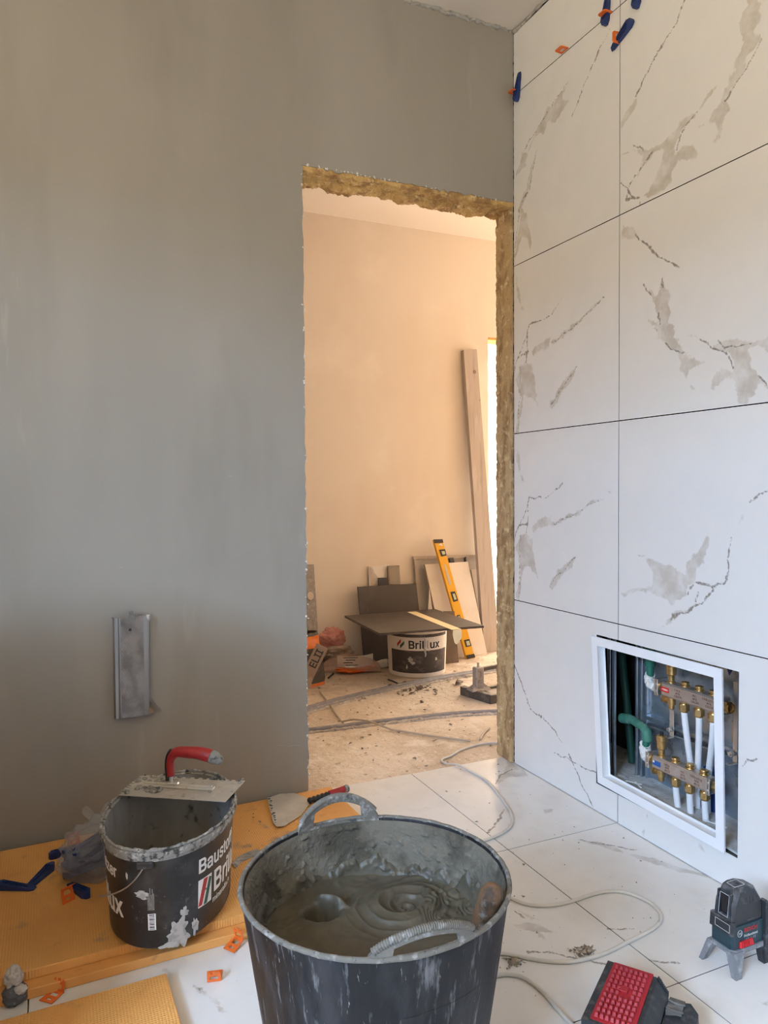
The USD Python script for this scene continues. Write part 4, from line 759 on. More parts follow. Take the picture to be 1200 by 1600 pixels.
# ================================================================ white cable snaking from the doorway past the tub
def px_line(lst, z): return np.array([at(u, v, 2, z) for u, v in lst])
CZ = .0042
c1 = [(796, 1156), (784, 1156), (770, 1156.5), (753, 1158), (733, 1163), (716, 1169.5), (703, 1177), (690, 1184), (697, 1188.5), (711, 1194), (733, 1204), (755, 1216), (775, 1236), (792, 1260), (800, 1277), (797, 1292), (784, 1302), (766, 1310), (748, 1317.5)]
p1 = px_line(c1, CZ); p1[p1[:, 1] > 2.32, 2] = ZS + CZ + .001
hid1 = [p1[-1] + [-.03, -.03, 0], np.array([.745, 1.33, CZ])]
c2 = [(795, 1402), (817, 1411), (842, 1415), (868, 1413.5), (897, 1407), (922, 1398.5), (947, 1393), (972, 1393.5), (997, 1401), (1017, 1412), (1030, 1425), (1032, 1438), (1022, 1450), (1000, 1462.5), (975, 1475), (950, 1487.5), (925, 1496), (897, 1502), (865, 1502.5), (830, 1498), (800, 1492), (778, 1490)]
p2 = px_line(c2, CZ)
c3 = [(770, 1526), (792, 1522.5), (812, 1525), (832, 1536), (850, 1552), (867, 1572), (885, 1592), (897, 1604)]
p3 = px_line(c3, CZ); dd = p3[-1] - p3[-2]; loop = [p2[-1] + [-.03, -.002, 0], (p2[-1] + p3[0]) / 2 + [-.045, .01, 0], p3[0] + [-.025, .004, 0]]
path = np.vstack([p1, hid1, p2, loop, p3, [p3[-1] + dd * .8]]); path[:, 2] = np.where(path[:, 1] > 2.315, path[:, 2], CZ)
single('power_cable', 'white power cable looping over the floor tiles from the doorway past the tub', 'cable', tube(spline(path, 420), .0042, 10), 'cable_white', True)
# ================================================================ cross-line laser on its three-legged foot (front to -x, printed side to -y)
LX, LY = 1.262, 1.066; ll = thing('laser_level', 'black and dark teal cross-line laser level on a grey three-legged foot', 'laser level', (LX, LY, 0))
W, D, z0, z1 = .092, .056, .050, .165        # length along x, depth along y
low = hull([(x, y, z) for x, y in ((0, .004), (.004, 0), (W - .003, 0), (W, .004), (W, D - .004), (W - .004, D), (.004, D), (0, D - .004)) for z in (z0, z0 + .046)])
low = join(low); part(ll, 'lower_housing', put(low, tr(LX, LY, 0)), 'laser_teal', 30)
def ring8(x0, x1, y0, y1, c, z): return [(x0 + c, y0, z), (x1 - c, y0, z), (x1, y0 + c, z), (x1, y1 - c, z), (x1 - c, y1, z), (x0 + c, y1, z), (x0, y1 - c, z), (x0, y0 + c, z)]
up_ = cut(hull(ring8(.002, W - .001, .003, D - .003, .004, z0 + .045) + ring8(.006, W - .001, .003, D - .003, .006, z0 + .085) + ring8(.018, W - .014, .006, D - .006, .010, z0 + .112) + ring8(.024, W - .030, .010, D - .010, .010, z0 + .118)),
          cbox((-.01, .017, z0 + .060), (.0105, .039, z0 + .103), .001), cbox((.026, .018, z0 + .1165), (.054, .038, z0 + .13), .001), *[cbox((.040 + k * .0095, -.01, z0 + .086), (.0455 + k * .0095, .0055, z0 + .100), .001) for k in range(5)], cbox((.040, -.01, z0 + .050), (.086, .0045, z0 + .080), .001))
part(ll, 'upper_housing', put(up_, tr(LX, LY, 0)), 'laser_black', 25)
part(ll, 'front_bumper', put(join(hull(ring8(-.005, .012, -.002, D + .002, .004, z0 + .030) + ring8(-.004, .012, -.001, D + .001, .004, z0 + .056)), hull(ring8(.0, .010, .010, .014, .001, z0 + .052) + ring8(.006, .014, .011, .014, .001, z0 + .108)), hull(ring8(.0, .010, .042, .046, .001, z0 + .052) + ring8(.006, .014, .042, .045, .001, z0 + .108))), tr(LX, LY, 0)), 'laser_black', 25)
def wire_rect(pts, r): return tube(pline(np.vstack([pts, pts[:1]]), 60), r, 6)
part(ll, 'front_window', put(hull([(.0085, y, z) for y in (.018, .038) for z in (z0 + .062, z0 + .102)] + [(.0100, y, z) for y in (.018, .038) for z in (z0 + .062, z0 + .102)]), tr(LX, LY, 0)), 'laser_glass', False)
part(ll, 'window_trim', put(join(wire_rect(np.array([(.0035, .0165, z0 + .060), (.0035, .0395, z0 + .060), (.0085, .0395, z0 + .104), (.0085, .0165, z0 + .104)]), .0007), wire_rect(np.array([(.0255, .0175, z0 + .1185), (.0255, .0385, z0 + .1185), (.0545, .0385, z0 + .1185), (.0545, .0175, z0 + .1185)]), .0007), wire_rect(np.array([(-.0052, .004, z0 + .036), (-.0052, .040, z0 + .036), (-.0048, .040, z0 + .052), (-.0048, .004, z0 + .052)]), .0006)), tr(LX, LY, 0)), 'trim_light', True)
side = frame((LX, LY - .0003, z0), (1, 0, 0), (0, -1, 0)); s_up = frame((LX, LY - .0003, z0), (1, 0, 0), (0, -1, 0))
part(ll, 'side_print', put(join(put(text('BOSCH', .0080, .0004, True), tr(.032, .031, 0))), side), 'print_red', False, label='maker\'s name printed in red on the side')
a = np.linspace(0, 2 * np.pi, 40); rg = tube(np.stack([.020 + .0068 * np.cos(a), .031 + .0068 * np.sin(a), a * 0], 1), .0005, 6); hb = join(rect(.0163, .0173, .027, .035), rect(.0227, .0237, .027, .035), rect(.0173, .0227, .0305, .0315))
part(ll, 'side_print', put(join(rg, hb, put(text('Professional', .0050, .0004, True), tr(.032, .0205, 0))), side), 'trim_light', False, label='ringed anchor emblem and small white print')
part(ll, 'side_print', put(put(text('GCL 2-15', .0045, .0004), tr(.036, .013, 0)), side), 'laser_grey', False)
part(ll, 'slide_switch', put(join(hull(ring8(.018, .060, -.0045, .002, .002, z0 + .002) + ring8(.020, .056, -.0035, .002, .002, z0 + .014)), *[cbox((.024 + k * .006, -.0062, z0 + .003), (.0265 + k * .006, -.002, z0 + .013), .0006) for k in range(4)]), tr(LX, LY, 0)), 'switch_red', 25)
# foot: a plate with splayed legs and the upright clamp plate behind
plate = hull(ring8(-.004, W + .006, -.004, D + .004, .012, .040) + ring8(-.003, W + .005, -.003, D + .003, .010, .0495))
part(ll, 'foot_plate', put(plate, tr(LX, LY, 0)), 'laser_grey', 25)
def leg(px, py, qx, qy, w0, w1, mat='laser_grey'):
    part(ll, 'leg', put(hull([(px + sx * w0 / 2, py + sy * w0 / 3, .046) for sx in (-1, 1) for sy in (-1, 1)] + [(qx + sx * w1 / 2, qy + sy * w1 / 3, .0003) for sx in (-1, 1) for sy in (-1, 1)] + [((px + qx) / 2 + sx * (w0 + w1) / 4.3, (py + qy) / 2 + sy * (w0 + w1) / 6, .024) for sx in (-1, 1) for sy in (-1, 1)]), tr(LX, LY, 0)), mat, 25)
leg(.006, .052, -.010, .066, .024, .015); leg(.010, .004, -.002, -.012, .030, .017); leg(W - .004, .008, W + .008, .004, .018, .022, 'laser_black')
part(ll, 'clamp_plate', put(cbox((W - .002, -.008, .004), (W + .006, .010, .136), .003), tr(LX, LY, 0)), 'laser_black', 25)

# ================================================================ red and black tool at the lower right
tz = .075; q = [at(u, v, 2, tz) for u, v in ((962, 1503), (1013, 1531), (981, 1606), (930, 1590))]; oc = sum(q) / 4
ey_ = (q[0] + q[1] - q[2] - q[3]); ey_ /= np.linalg.norm(ey_); M = frame((oc[0], oc[1], 0), np.cross(ey_, [0, 0, 1.]), (0, 0, 1))
ct = thing('cordless_tool', 'black cordless tool with a red ribbed grille, cut off by the bottom edge', 'power tool', M)
wx, wy = np.linalg.norm(q[1] - q[0]) / 2, np.linalg.norm(q[0] - q[3]) / 2
part(ct, 'housing', hull([(x, y, z) for x, y in ((-wx - .013, -wy - .01), (-wx - .013, wy - .006), (-wx - .006, wy + .004), (wx + .020, wy + .004), (wx + .026, wy - .01), (wx + .026, -wy - .01)) for z in (.004, .050)] + [(-wx - .013, -wy - .01, tz + .001), (-wx - .012, wy + .001, tz + .001), (wx + .012, wy, tz - .002), (wx + .012, -wy - .01, tz - .002)] + [(-wx, -wy, .0005), (-wx, wy - .01, .0005), (wx, wy - .01, .0005), (wx, -wy, .0005)]), 'tool_black', 30, local=True)
rim2 = Polygon([(-wx + .002, -wy), (-wx + .002, wy), (wx + .002, wy), (wx + .002, -wy)]).buffer(.002)
gr_ = part(ct, 'grille', put(prism(rim2, .004), tr(0, 0, tz - .003)), 'vent_red', 30, local=True, label='red grille with rows of raised teeth')
for i in range(7):
    for j in range(11):
        x = -wx + .004 + (i + .5) * (2 * wx - .006) / 7; y = wy - .006 - (j + .5) * (2 * wy - .01) / 11
        if 3 <= i <= 4 and 4 <= j <= 5: continue
        sl = .004 if j < 6 else .006; part(gr_, 'tooth', put(hull([(-.0032, -sl, 0), (.0032, -sl, 0), (-.0032, sl, 0), (.0032, sl, 0), (-.0022, -sl * .3, .0065), (.0022, -sl * .3, .0065), (-.0022, sl * .75, .0055), (.0022, sl * .75, .0055)]), tr(x, y, tz + .0005)), 'vent_red', False, local=True)
part(gr_, 'badge', cbox((-.008, -.004 + .01, tz), (.008, .012 + .01, tz + .005), .001), 'vent_red', False, local=True)
part(ct, 'side_guard', hull([(wx + .012, -wy - .01, tz - .001), (wx + .012, wy - .002, tz - .001), (wx + .034, wy - .012, .055), (wx + .034, -wy - .01, .055), (wx + .030, wy - .012, .02), (wx + .030, -wy - .01, .02), (wx + .010, wy, .03), (wx + .010, -wy, .03)]), 'tool_black', 30, local=True)
for k in range(9): part(ct, 'knurl', put(cbox((-.0016, -.003, -.002), (.0016, .003, .003), .0008), tr(wx + .014 + k * .0022, wy - .003 - k * .0009, tz - .001 - k * .0022)), 'tool_black', False, local=True)
part(ct, 'battery', hull([(wx + .034, wy - .018, .048), (wx + .072, wy - .010, .050), (wx + .086, wy - .018, .040), (wx + .090, wy - .075, .036), (wx + .034, wy - .10, .046), (wx + .034, wy - .018, .001), (wx + .086, wy - .022, .001), (wx + .090, wy - .075, .001), (wx + .034, wy - .10, .001), (wx + .088, wy - .02, .008)]), 'tool_black', 30, local=True)
part(ct, 'battery_foot', join(hull([(wx + .036, wy - .012, .052), (wx + .062, wy - .006, .048), (wx + .062, wy - .05, .056), (wx + .036, wy - .06, .058), (wx + .036, wy - .012, .04), (wx + .062, wy - .006, .04), (wx + .062, wy - .05, .04), (wx + .036, wy - .06, .04)]), *[tube(spline([(wx + .036, wy - .03 - k * .022, .0575), (wx + .050, wy - .032 - k * .022, .056), (wx + .064, wy - .026 - k * .022, .0535)], 12), .002, 8) for k in range(2)]), 'tool_grey', 30, local=True)

# ================================================================ offcut of galvanised stud profile on the grey wall
pt = [at(u, v, 1, Y0 - .028) for u, v in ((177, 966), (233, 963), (178, 1121), (232, 1120))]
px0, px1, pz0, pz1 = pt[0][0], pt[1][0], (pt[2][2] + pt[3][2]) / 2, (pt[0][2] + pt[1][2]) / 2; Wp = px1 - px0
pf = thing('stud_profile', 'galvanised steel profile offcut with a tab and hole, fixed to the grey wall', 'metal profile', (px0 + Wp / 2, Y0, pz0))
def sheet(sec, z0, z1, t=.0008):
    return put(prism(LineString(sec).buffer(t, cap_style=2, join_style=2), z1 - z0), tr(px0, 0, z0))
yf = Y0 - .028
sec = [(.0, Y0 - .001), (.0, yf + .004), (.003, yf), (.009, yf + .003), (.012, yf + .003), (.015, yf), (.019, yf + .0005)]
part(pf, 'ribbed_edge', sheet(sec, pz0, pz1), 'galva_knurl', 20)
web = Polygon([(.019, pz0), (Wp - .016, pz0), (Wp - .016, pz1 + .003), (Wp * .62, pz1 + .001), (Wp * .61, pz1 - .012), (Wp * .60, pz1 - .012), (Wp * .585, pz1 + .018), (Wp * .44, pz1 + .018), (Wp * .42, pz1 - .012), (Wp * .41, pz1 - .012), (Wp * .40, pz1 - .002), (.019, pz1 - .004)], [np.stack([Wp * .46 + .0042 * np.cos(np.linspace(0, 6.1, 20)), pz1 - .036 + .0042 * np.sin(np.linspace(0, 6.1, 20))], 1)])
toxz = np.array([[1, 0, 0, px0], [0, 0, -1, yf + .0013], [0, 1, 0, 0], [0, 0, 0, 1.]])
part(pf, 'web', put(prism(web, .0014), toxz), 'knurl', False)
part(pf, 'channel_edge', sheet([(Wp - .016, yf), (Wp - .0155, yf + .004), (Wp - .006, yf + .004), (Wp - .003, yf + .004)], pz0, pz1), 'galva_knurl', 20)
def flange(s, t):
    z = pz0 + .002 + s * (pz1 - pz0); b = np.clip(.14 - s, 0, 1) * .22 + np.clip(s - .92, 0, 1) * .08
    x = px0 + Wp - .003 + b * (1 - 0 * t) + .001 * np.sin(s * 9) + t * .0045; return np.stack([x, yf + .004 - .004 * np.sin(s * 3) + t * .020, z], 1)
part(pf, 'bent_flange', thick(grid(60, 8, flange), np.array([.0012, 0, 0])), 'galva_knurl', 40)
part(pf, 'hole_shade_disc', put(lathe([(0, 0), (.0040, 0), (.0040, .002), (0, .002)], 18), tr(px0 + Wp * .46, yf + .0008, pz1 - .036) @ rot('x', -math.pi / 2)), 'joint_dark', False)  # dark disc behind the hole, its shade put into the colour
part(pf, 'torn_corner', hull([(px0 + Wp - .008, yf + .002, pz1 + .004), (px0 + Wp + .002, yf + .002, pz1 + .004), (px0 + Wp + .002, yf + .004, pz1 - .016), (px0 + Wp - .007, yf - .002, pz1 - .004), (px0 + Wp - .002, yf - .003, pz1 - .012)]), 'steel', False)
part(pf, 'rusty_corner', hull([(px0 + Wp - .002, yf + .006, pz0), (px0 + Wp + .012, yf + .018, pz0 + .004), (px0 + Wp - .002, yf + .010, pz0 + .026), (px0 + Wp - .002, yf + .008, pz0), (px0 + Wp + .012, yf + .020, pz0 + .004), (px0 + Wp - .002, yf + .013, pz0 + .026)]), 'rust', False)
em = text('Rigips', .013, .0008, False); M = np.eye(4); M[:3, 0] = (0, 0, 1); M[:3, 1] = (-1, 0, 0); M[:3, 2] = (0, -1, 0); M[:3, 3] = (px0 + Wp * .60, yf - .0001, pz0 + .105)
part(pf, 'embossed_name', put(em, M), 'galva_knurl', False)

# ================================================================ manifold niche: white access frame, pipes and studs
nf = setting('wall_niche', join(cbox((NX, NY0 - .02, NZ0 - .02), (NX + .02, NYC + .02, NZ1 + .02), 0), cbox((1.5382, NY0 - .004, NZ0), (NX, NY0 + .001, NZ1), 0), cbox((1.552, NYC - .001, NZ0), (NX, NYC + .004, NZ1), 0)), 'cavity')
nfl = grid(40, 40, lambda s, t: np.stack([1.539 + s * (NX - 1.539), NY0 + t * (NYC - .001 - NY0), NZ0 + .004 + .012 * fbm(np.stack([s * 6, t * 16, s * 0], 1), 4, 3)], 1))
part(nf, 'niche_floor', thick(nfl, np.array([0, 0, -.006])), 'niche_floor', 40)
fr = thing('access_frame', 'white metal access panel frame standing loose in the tiled wall opening', 'frame', (X0, 1.56, .092))
def yz(pts, x): return [at(u, v, 0, x)[1:] for u, v in pts]
xo = X0 - .0008; Q = np.array(yz([(925, 993), (1133, 1045), (1137, 1332), (935, 1222)], xo)); cQ = Q.mean(0)
def inset(k, extra=0):
    P = Polygon(Q).buffer(-k, join_style=2); return P
toyz = lambda x: np.array([[0, 0, -1, x], [1, 0, 0, 0], [0, 1, 0, 0], [0, 0, 0, 1.]])
tilt = lambda m: put(m, np.array([[1, .016, 0, -.016 * Q[:, 0].max()], [0, 1, 0, 0], [0, 0, 1, 0], [0, 0, 0, 1.]]))
BWd = .0265
part(fr, 'frame_face', tilt(put(prism(inset(0).difference(inset(BWd)), .0022), toyz(xo - .001))), 'frame_white', 25)
part(fr, 'outer_lip', tilt(put(prism(inset(0).difference(inset(.0016)), .0045), toyz(xo + .0012))), 'frame_white', 25)
part(fr, 'inner_lip', tilt(put(prism(inset(BWd - .0018).difference(inset(BWd)), .026), toyz(xo + .023))), 'frame_white', 25)
part(fr, 'rebate', tilt(put(prism(inset(BWd).difference(inset(BWd + .006)), .0015), toyz(xo + .022))), 'frame_white', 25)
XB = 1.604                                                         # axis of the manifold bars
XF = XB - .019                                                     # their front faces
def P3(u, v, x): return at(900 + u / 4.211, 970 + v / 4.211, 0, x)
# studs and rail
zs0, zs1 = NZ0 + .004, NZ1 - .002
ya, yb_ = P3(232, 500, 1.60)[1], P3(262, 500, 1.60)[1]
st = thing('metal_stud', 'upright zinc stud at the left side of the manifold opening', 'metal stud', (1.60, ya, zs0))
part(st, 'web', cbox((1.592, yb_ + .004, zs0), (1.606, yb_ + .0052, zs1), .0004), 'zinc', False)
for y in (ya, yb_): part(st, 'flange', cbox((1.590, y - .005, zs0), (1.5915, y + .006, zs1), .0004), 'zinc', False)
part(st, 'lip', cbox((1.590, ya + .006, zs0), (1.604, ya + .0072, zs1), .0004), 'zinc', False)
y2 = P3(395, 600, 1.668)[1]
bp = thing('zinc_backplate', 'blue-grey zinc sheet closing the back of the manifold opening', 'metal sheet', (1.69, 1.45, zs0))
part(bp, 'sheet', cbox((1.690, NY0 + .004, zs0), (1.6915, y2 - .02, zs1), .0003), 'zinc', False)
for k, y in enumerate((y2, y2 - .014, y2 - .030)): part(bp, 'fold', cbox((1.668 + .006 * k, y - .0045, zs0), (1.690, y + .0045, zs1), .001), 'zinc', False)
ra, rb = P3(400, 610, 1.672), P3(1020, 838, 1.672)
rl = thing('mounting_rail', 'horizontal zinc rail carrying the two manifold bars', 'rail', ra); dz = (ra[2] + rb[2]) / 2
for z, h_ in ((dz, .012), (dz - .022, .005)): part(rl, 'rail_bar', cbox((1.664, NY0 + .004, z - h_ / 2), (1.6895, y2 - .038, z + h_ / 2), .0015), 'zinc', False)
for k in range(7): part(rl, 'slot', cbox((1.6632, NY0 + .03 + k * .055, dz - .014), (1.6642, NY0 + .055 + k * .055, dz - .009), .0003), 'stripe_dark', False)
# green riser leaning in the dark behind, and elbow pipes
g0, g1 = P3(282, 200, 1.712), P3(372, 975, 1.712)
single('green_riser', 'straight green pipe leaning behind the stud, its colour darkened for the shadow there', 'pipe', rod([g0[0], g0[1], NZ1 - .004], [g1[0], g1[1], NZ0 + .022], .0128, 20), 'pipe_green_shaded', True)
def socket(a, b, r): return tube([a, a + (b - a) * .06, a + (b - a) * .94, b], [r * .93, r, r, r * .93], 20)
e0, e1, e2, e3 = P3(300, 640, 1.640), P3(360, 648, XB + .03), P3(464, 676, XB + .012), P3(455, 818, XB + .010); ec = np.array([e2[0], e2[1], e1[2] - .004])
pg = thing('green_elbow_pipe', 'dusty green elbow pipe feeding the lower manifold, white tape at its end', 'pipe', e3)
part(pg, 'socket', socket(e0, e0 + (e1 - e0) * .9, .0155), 'pipe_green_dusty', 40)
el = spline([e0 + (e1 - e0) * .8, e1, (e1 + ec) / 2 + [0, 0, .001], ec + [0, .004, -.004], ec + [0, -.002, -.018], ec + [0, -.002, -.034]], 40)
part(pg, 'elbow', tube(el, np.r_[np.full(30, .0132), np.full(10, .0152)], 20), 'pipe_green_dusty', True)
part(pg, 'pipe_end', rod(ec + [0, -.002, -.030], np.array([e3[0], e3[1], e3[2] - .01]), .0108, 20), 'pipe_green', True)
def taped(path_, r, seed):
    p = spline(path_, 60); m = tube(p, np.r_[np.linspace(r * .92, r, 30), np.linspace(r, r * .82, 30)], 26); v = np.array(m.vertices); n = m.vertex_normals; return mesh_of(v + n * (.0035 * (fbm(v * 130, 4, seed) - .5) * 2)[:, None], m.faces)
lo0 = P3(497, 915, XB); part(pg, 'thread_tape', taped([e3 + [0, 0, .004], e3 + [0, 0, -.018], (e3 + lo0) / 2 + [0, .010, -.010], lo0 + [0, .012, 0]], .0165, 3), 'wrap_white', True, label='white sealing tape wrapped on the elbow joint')
f0, f1 = P3(488, 215, XB + .012), P3(488, 358, XB + .012); up0 = P3(545, 448, XB)
pg2 = thing('green_down_pipe', 'green pipe coming down to the upper manifold, white tape at its end', 'pipe', f1)
part(pg2, 'socket', socket(np.array([f0[0], f0[1], NZ1 - .003]), P3(488, 297, XB + .012), .0150), 'pipe_green', 40); part(pg2, 'pipe_end', rod(P3(488, 290, XB + .012), f1 + [0, 0, -.01], .0108, 20), 'pipe_green', True)
part(pg2, 'thread_tape', taped([f1 + [0, 0, .003], f1 + [0, 0, -.018], (f1 + up0) / 2 + [0, .009, -.010], up0 + [0, .012, 0]], .0155, 9), 'wrap_white', True, label='white sealing tape wrapped on the elbow joint')

def manifold(label, tl, bl, tr_, br, caps, outs, vent_u, drain_u, sticker, words, vent_top, endcap):
    a, b = P3(*tl, XF), P3(*bl, XF); c, d = P3(*tr_, XF), P3(*br, XF); zt, zb = (a[2] + c[2]) / 2, (b[2] + d[2]) / 2; yl, yr = a[1], c[1]; zm = (zt + zb) / 2; h_ = (zt - zb) / 2
    t = thing('heating_manifold', label, 'manifold', (XB, (yl + yr) / 2, zb))
    part(t, 'bar', cbox((XF, yr, zb), (XF + .037, yl, zt), .0045), 'manifold_steel', 25)
    P = Polygon([(-.020, -.024), (.020, -.024), (.020, .024), (-.020, .024)])
    for y in (yl + .014, yr - .006):
        part(t, 'end_bracket', join(cbox((XF - .003, y - .002, zb - .004), (XF + .042, y + .002, zt + .004), .001), *[put(lathe([(0, 0), (.0030, 0), (.0030, .002), (0, .002)], 12), tr(XF - .003, y, z) @ rot('y', -math.pi / 2)) for z in (zm + .010, zm - .010)], cbox((XF - .003, y - .007, zb - .004), (XF - .0015, y + .007, zt + .004), .0005)), 'steel', False)
    part(t, 'bracket_screw', join(*[cbox((XF - .0045, y - .002, z - .0025), (XF - .003, y + .002, z + .0025), .0005) for y in (yl + .014, yr - .006) for z in (zm + .010, zm - .010)]), 'black_plastic', False)
    part(t, 'inlet', rod((XB, yl - .004, zm), (XB, yl + .022, zm), .0135, 20), 'brass', True)
    part(t, 'end_plug', join(put(hexnut(.0165, .012), tr(XB, yr - .012, zm) @ rot('x', math.pi / 2)), put(lathe([(.006, 0), (.0135, 0), (.0135, .012), (.011, .012), (.009, .004), (.006, .003)], 24), tr(XB, yr - .018, zm) @ rot('x', math.pi / 2))), 'brass', 25)
    for u, v in caps:
        y = P3(u, v, XB)[1]
        part(t, 'valve_cap', put(join(lathe([(0, 0), (.0125, 0), (.0135, .002), (.0125, .004), (.0088, .0045), (.0088, .006), (.0108, .0068), (.0113, .012), (.0104, .0138), (0, .0145)], 20), put(hexnut(.0132, .003), tr(0, 0, .001))), tr(XB, y, zt - .0005)), 'brass', 25)
    for (u, v) in outs:
        y = P3(u, v, XB)[1]
        part(t, 'outlet_fitting', put(join(lathe([(0, 0), (.0095, 0), (.0095, -.008), (.0115, -.008), (.0125, -.011), (0, -.011)][::-1], 20), put(hexnut(.0145, .017), tr(0, 0, -.027)), put(lathe([(0, -.032), (.0105, -.032), (.0120, -.027), (0, -.027)], 20), tr(0, 0, 0))), tr(XB, y, zb + .0005)), 'brass', 25)
    yv = P3(*vent_u, XB)[1]
    vv = part(t, 'air_vent', put(lathe([(0, 0), (.0115, 0), (.0115, .004), (.0090, .005), (.0090, .020), (.0135, .024), (.0140, .046), (.0155, .047), (.0155, .058), (.0120, .062), (0, .062)], 24), tr(XB, yv, zt - .0005)), 'brass', 25)
    if vent_top: part(vv, 'vent_cap', put(lathe([(0, .061), (.0055, .061), (.0055, .070), (.004, .072), (0, .072)], 14), tr(XB, yv, zt)), 'black_plastic', 30)
    yd = P3(*drain_u, XB)[1]
    part(t, 'drain_valve', join(put(lathe([(0, -.036), (.0075, -.036), (.0085, -.034), (.0085, -.024), (.0115, -.023), (.0115, -.004), (.009, 0), (0, 0)], 20), tr(XB, yd, zb + .0005)), rod((XB, yd, zb - .014), (XB - .004, yd + .022, zb - .010), .006, 14)), 'brass', 25)
    part(t, 'drain_knob', put(join(hexnut(.0125, .008), lathe([(0, .008), (.0085, .008), (.0085, .014), (0, .015)], 14)), tr(XB - .006, yd + .016, zb - .0105) @ rot('x', -math.pi / 2 + .25) @ rot('y', .3)), 'brass', 25)
    face = np.eye(4); face[:3, 0] = (0, -1, 0); face[:3, 1] = (0, 0, 1); face[:3, 2] = (-1, 0, 0); face[:3, 3] = (XF - .0001, yl, zm)
    col, su, txt = sticker; s0 = yl - P3(*su[0], XF)[1]; s1 = yl - P3(*su[1], XF)[1]
    sk = part(t, 'sticker', put(rect(s0, s1, -.007, .007, .0004), face), 'sticker_' + col, False, label=f'{col} sticker with white print')
    if txt: part(sk, 'sticker_print', put(put(text(txt, .0050, .0004, True, True), tr((s0 + s1) / 2, 0, .0003)), face), 'print_white', False)
    else: part(sk, 'sticker_print', put(rect(s0 + .001, s0 + .007, 0, .006, .0007), face), 'print_white', False)
    for (u, v), lines in words:
        s = yl - P3(u, v, XF)[1]
        part(t, 'handwriting', put(join(*[put(text(w, .0058, .0003, False, True), tr(s + .0012 * k, .0085 - k * .0085, .0001) @ rot('z', .05 * (k - 1))) for k, w in enumerate(lines)]), face), 'print_darkred', False, label='words marked by hand in dark red pen')
    return t, yl, yr, zt, zb
m1, *g1_ = manifold('upper steel manifold bar with red sticker and brass caps in the wall opening', (555, 402), (555, 492), (926, 508), (926, 612), [(720, 425), (812, 455), (907, 485)], [(712, 555), (810, 582), (904, 615)], (627, 400), (628, 545), ('red', ((560, 470), (612, 475)), 'FERRO'),
    [((666, 480), ('CADA', 'APA', 'CALDA')), ((778, 520), ('WC', 'APA', 'CALDA')), ((872, 545), ('CHIUVETA', 'APA', 'CALDA'))], False, True)
m2, *g2_ = manifold('lower steel manifold bar with blue sticker and black-topped air vent in the wall opening', (495, 885), (495, 968), (858, 1036), (858, 1128), [(655, 920), (750, 958), (843, 1000)], [(656, 1040), (748, 1080), (848, 1125)], (563, 890), (560, 1010), ('blue', ((505, 950), (556, 955)), ''),
    [((596, 975), ('CADA', 'APA', 'RECE')), ((700, 1035), ('WC', 'APA', 'RECE')), ((790, 1060), ('CHIUVETA', 'APA', 'RECE'))], True, True)
def wpipe(label, pts):
    p = [P3(u, v, x) for u, v, x in pts]; single('white_pipe', label, 'pipe', tube(spline(p, 40), .0088, 18), 'pipe_white', True)
zu, zl = g1_[3] - .030, g2_[3] - .030
def from_fit(mz, uv): y = P3(*uv, XB)[1]; return y
for lab, uv, end in (('left of three white pipes running down from the upper manifold', (712, 555), (752, 930, XB + .034)), ('middle of three white pipes running down from the upper manifold', (810, 582), (803, 955, XB + .034)), ('right of three white pipes running down from the upper manifold', (904, 615), (876, 972, XB + .034))):
    y = P3(*uv, XB)[1]; q1 = P3(*end); low_ = np.array([XB + .046, q1[1] + (q1[1] - y) * .35, NZ0 + .008])
    single('white_pipe', lab, 'pipe', tube(spline([(XB, y, zu), (XB + .004, y + (q1[1] - y) * .1, zu - .025), q1, low_], 40), .0088, 18), 'pipe_white', True)
for lab, uv, end in (('left of three short white pipes under the lower manifold', (656, 1040), (668, 1205)), ('middle of three short white pipes under the lower manifold', (748, 1080), (752, 1235)), ('right of three short white pipes under the lower manifold', (848, 1125), (853, 1295))):
    y = P3(*uv, XB)[1]; q1 = P3(*end, XB + .002); single('white_pipe', lab, 'pipe', tube(spline([(XB, y, zl), (XB + .001, (y + q1[1]) / 2, zl - .03), (XB + .004, q1[1], NZ0 + .006)], 30), .0088, 18), 'pipe_white', True)
# hangers with wing nuts, blue film, copper strip
def hanger(label, top, bot, x, w_, nut, foot):
    a, b = P3(*top, x), P3(*bot, x); t = thing('pipe_hanger', label, 'bracket', b)
    part(t, 'strap', cbox((x, b[1] - w_, b[2] - .012), (x + .002, b[1] + w_, a[2]), .0006), 'steel', False)
    nn = P3(*nut, x - .003); part(t, 'wing_nut', join(put(hexnut(.0075, .008), tr(nn) @ rot('y', -math.pi / 2)), put(lathe([(0, 0), (.0035, 0), (.0035, .014), (0, .015)], 12), tr(nn) @ rot('y', -math.pi / 2)), cbox(nn + [-.007, -.012, -.002], nn + [-.004, .012, .003], .001)), 'steel', 25)
    part(t, 'foot', cbox((x - .028, b[1] - w_, b[2] - .014), (x + .002, b[1] + w_, b[2] - .012), .0006), 'steel', False)
hanger('steel strap with wing nut between the two manifolds', (628, 585), (628, 735), 1.650, .0085, (624, 715), 0)
hanger('steel strap with wing nut at the right end of the wall opening, past the frame', (1046, 400), (1046, 905), 1.640, .0075, (1030, 875), 0)
b0 = P3(1015, 330, 1.655); single('blue_film', 'strip of blue protective film hanging at the top right of the wall opening', 'film', put(hull([(1.652, b0[1] - .020, NZ1 - .003), (1.660, b0[1] + .016, NZ1 - .003), (1.655, b0[1] + .014, NZ1 - .030), (1.652, b0[1] + .001, NZ1 - .055), (1.655, b0[1] - .012, NZ1 - .03)]), np.eye(4)), 'blue_film', False)
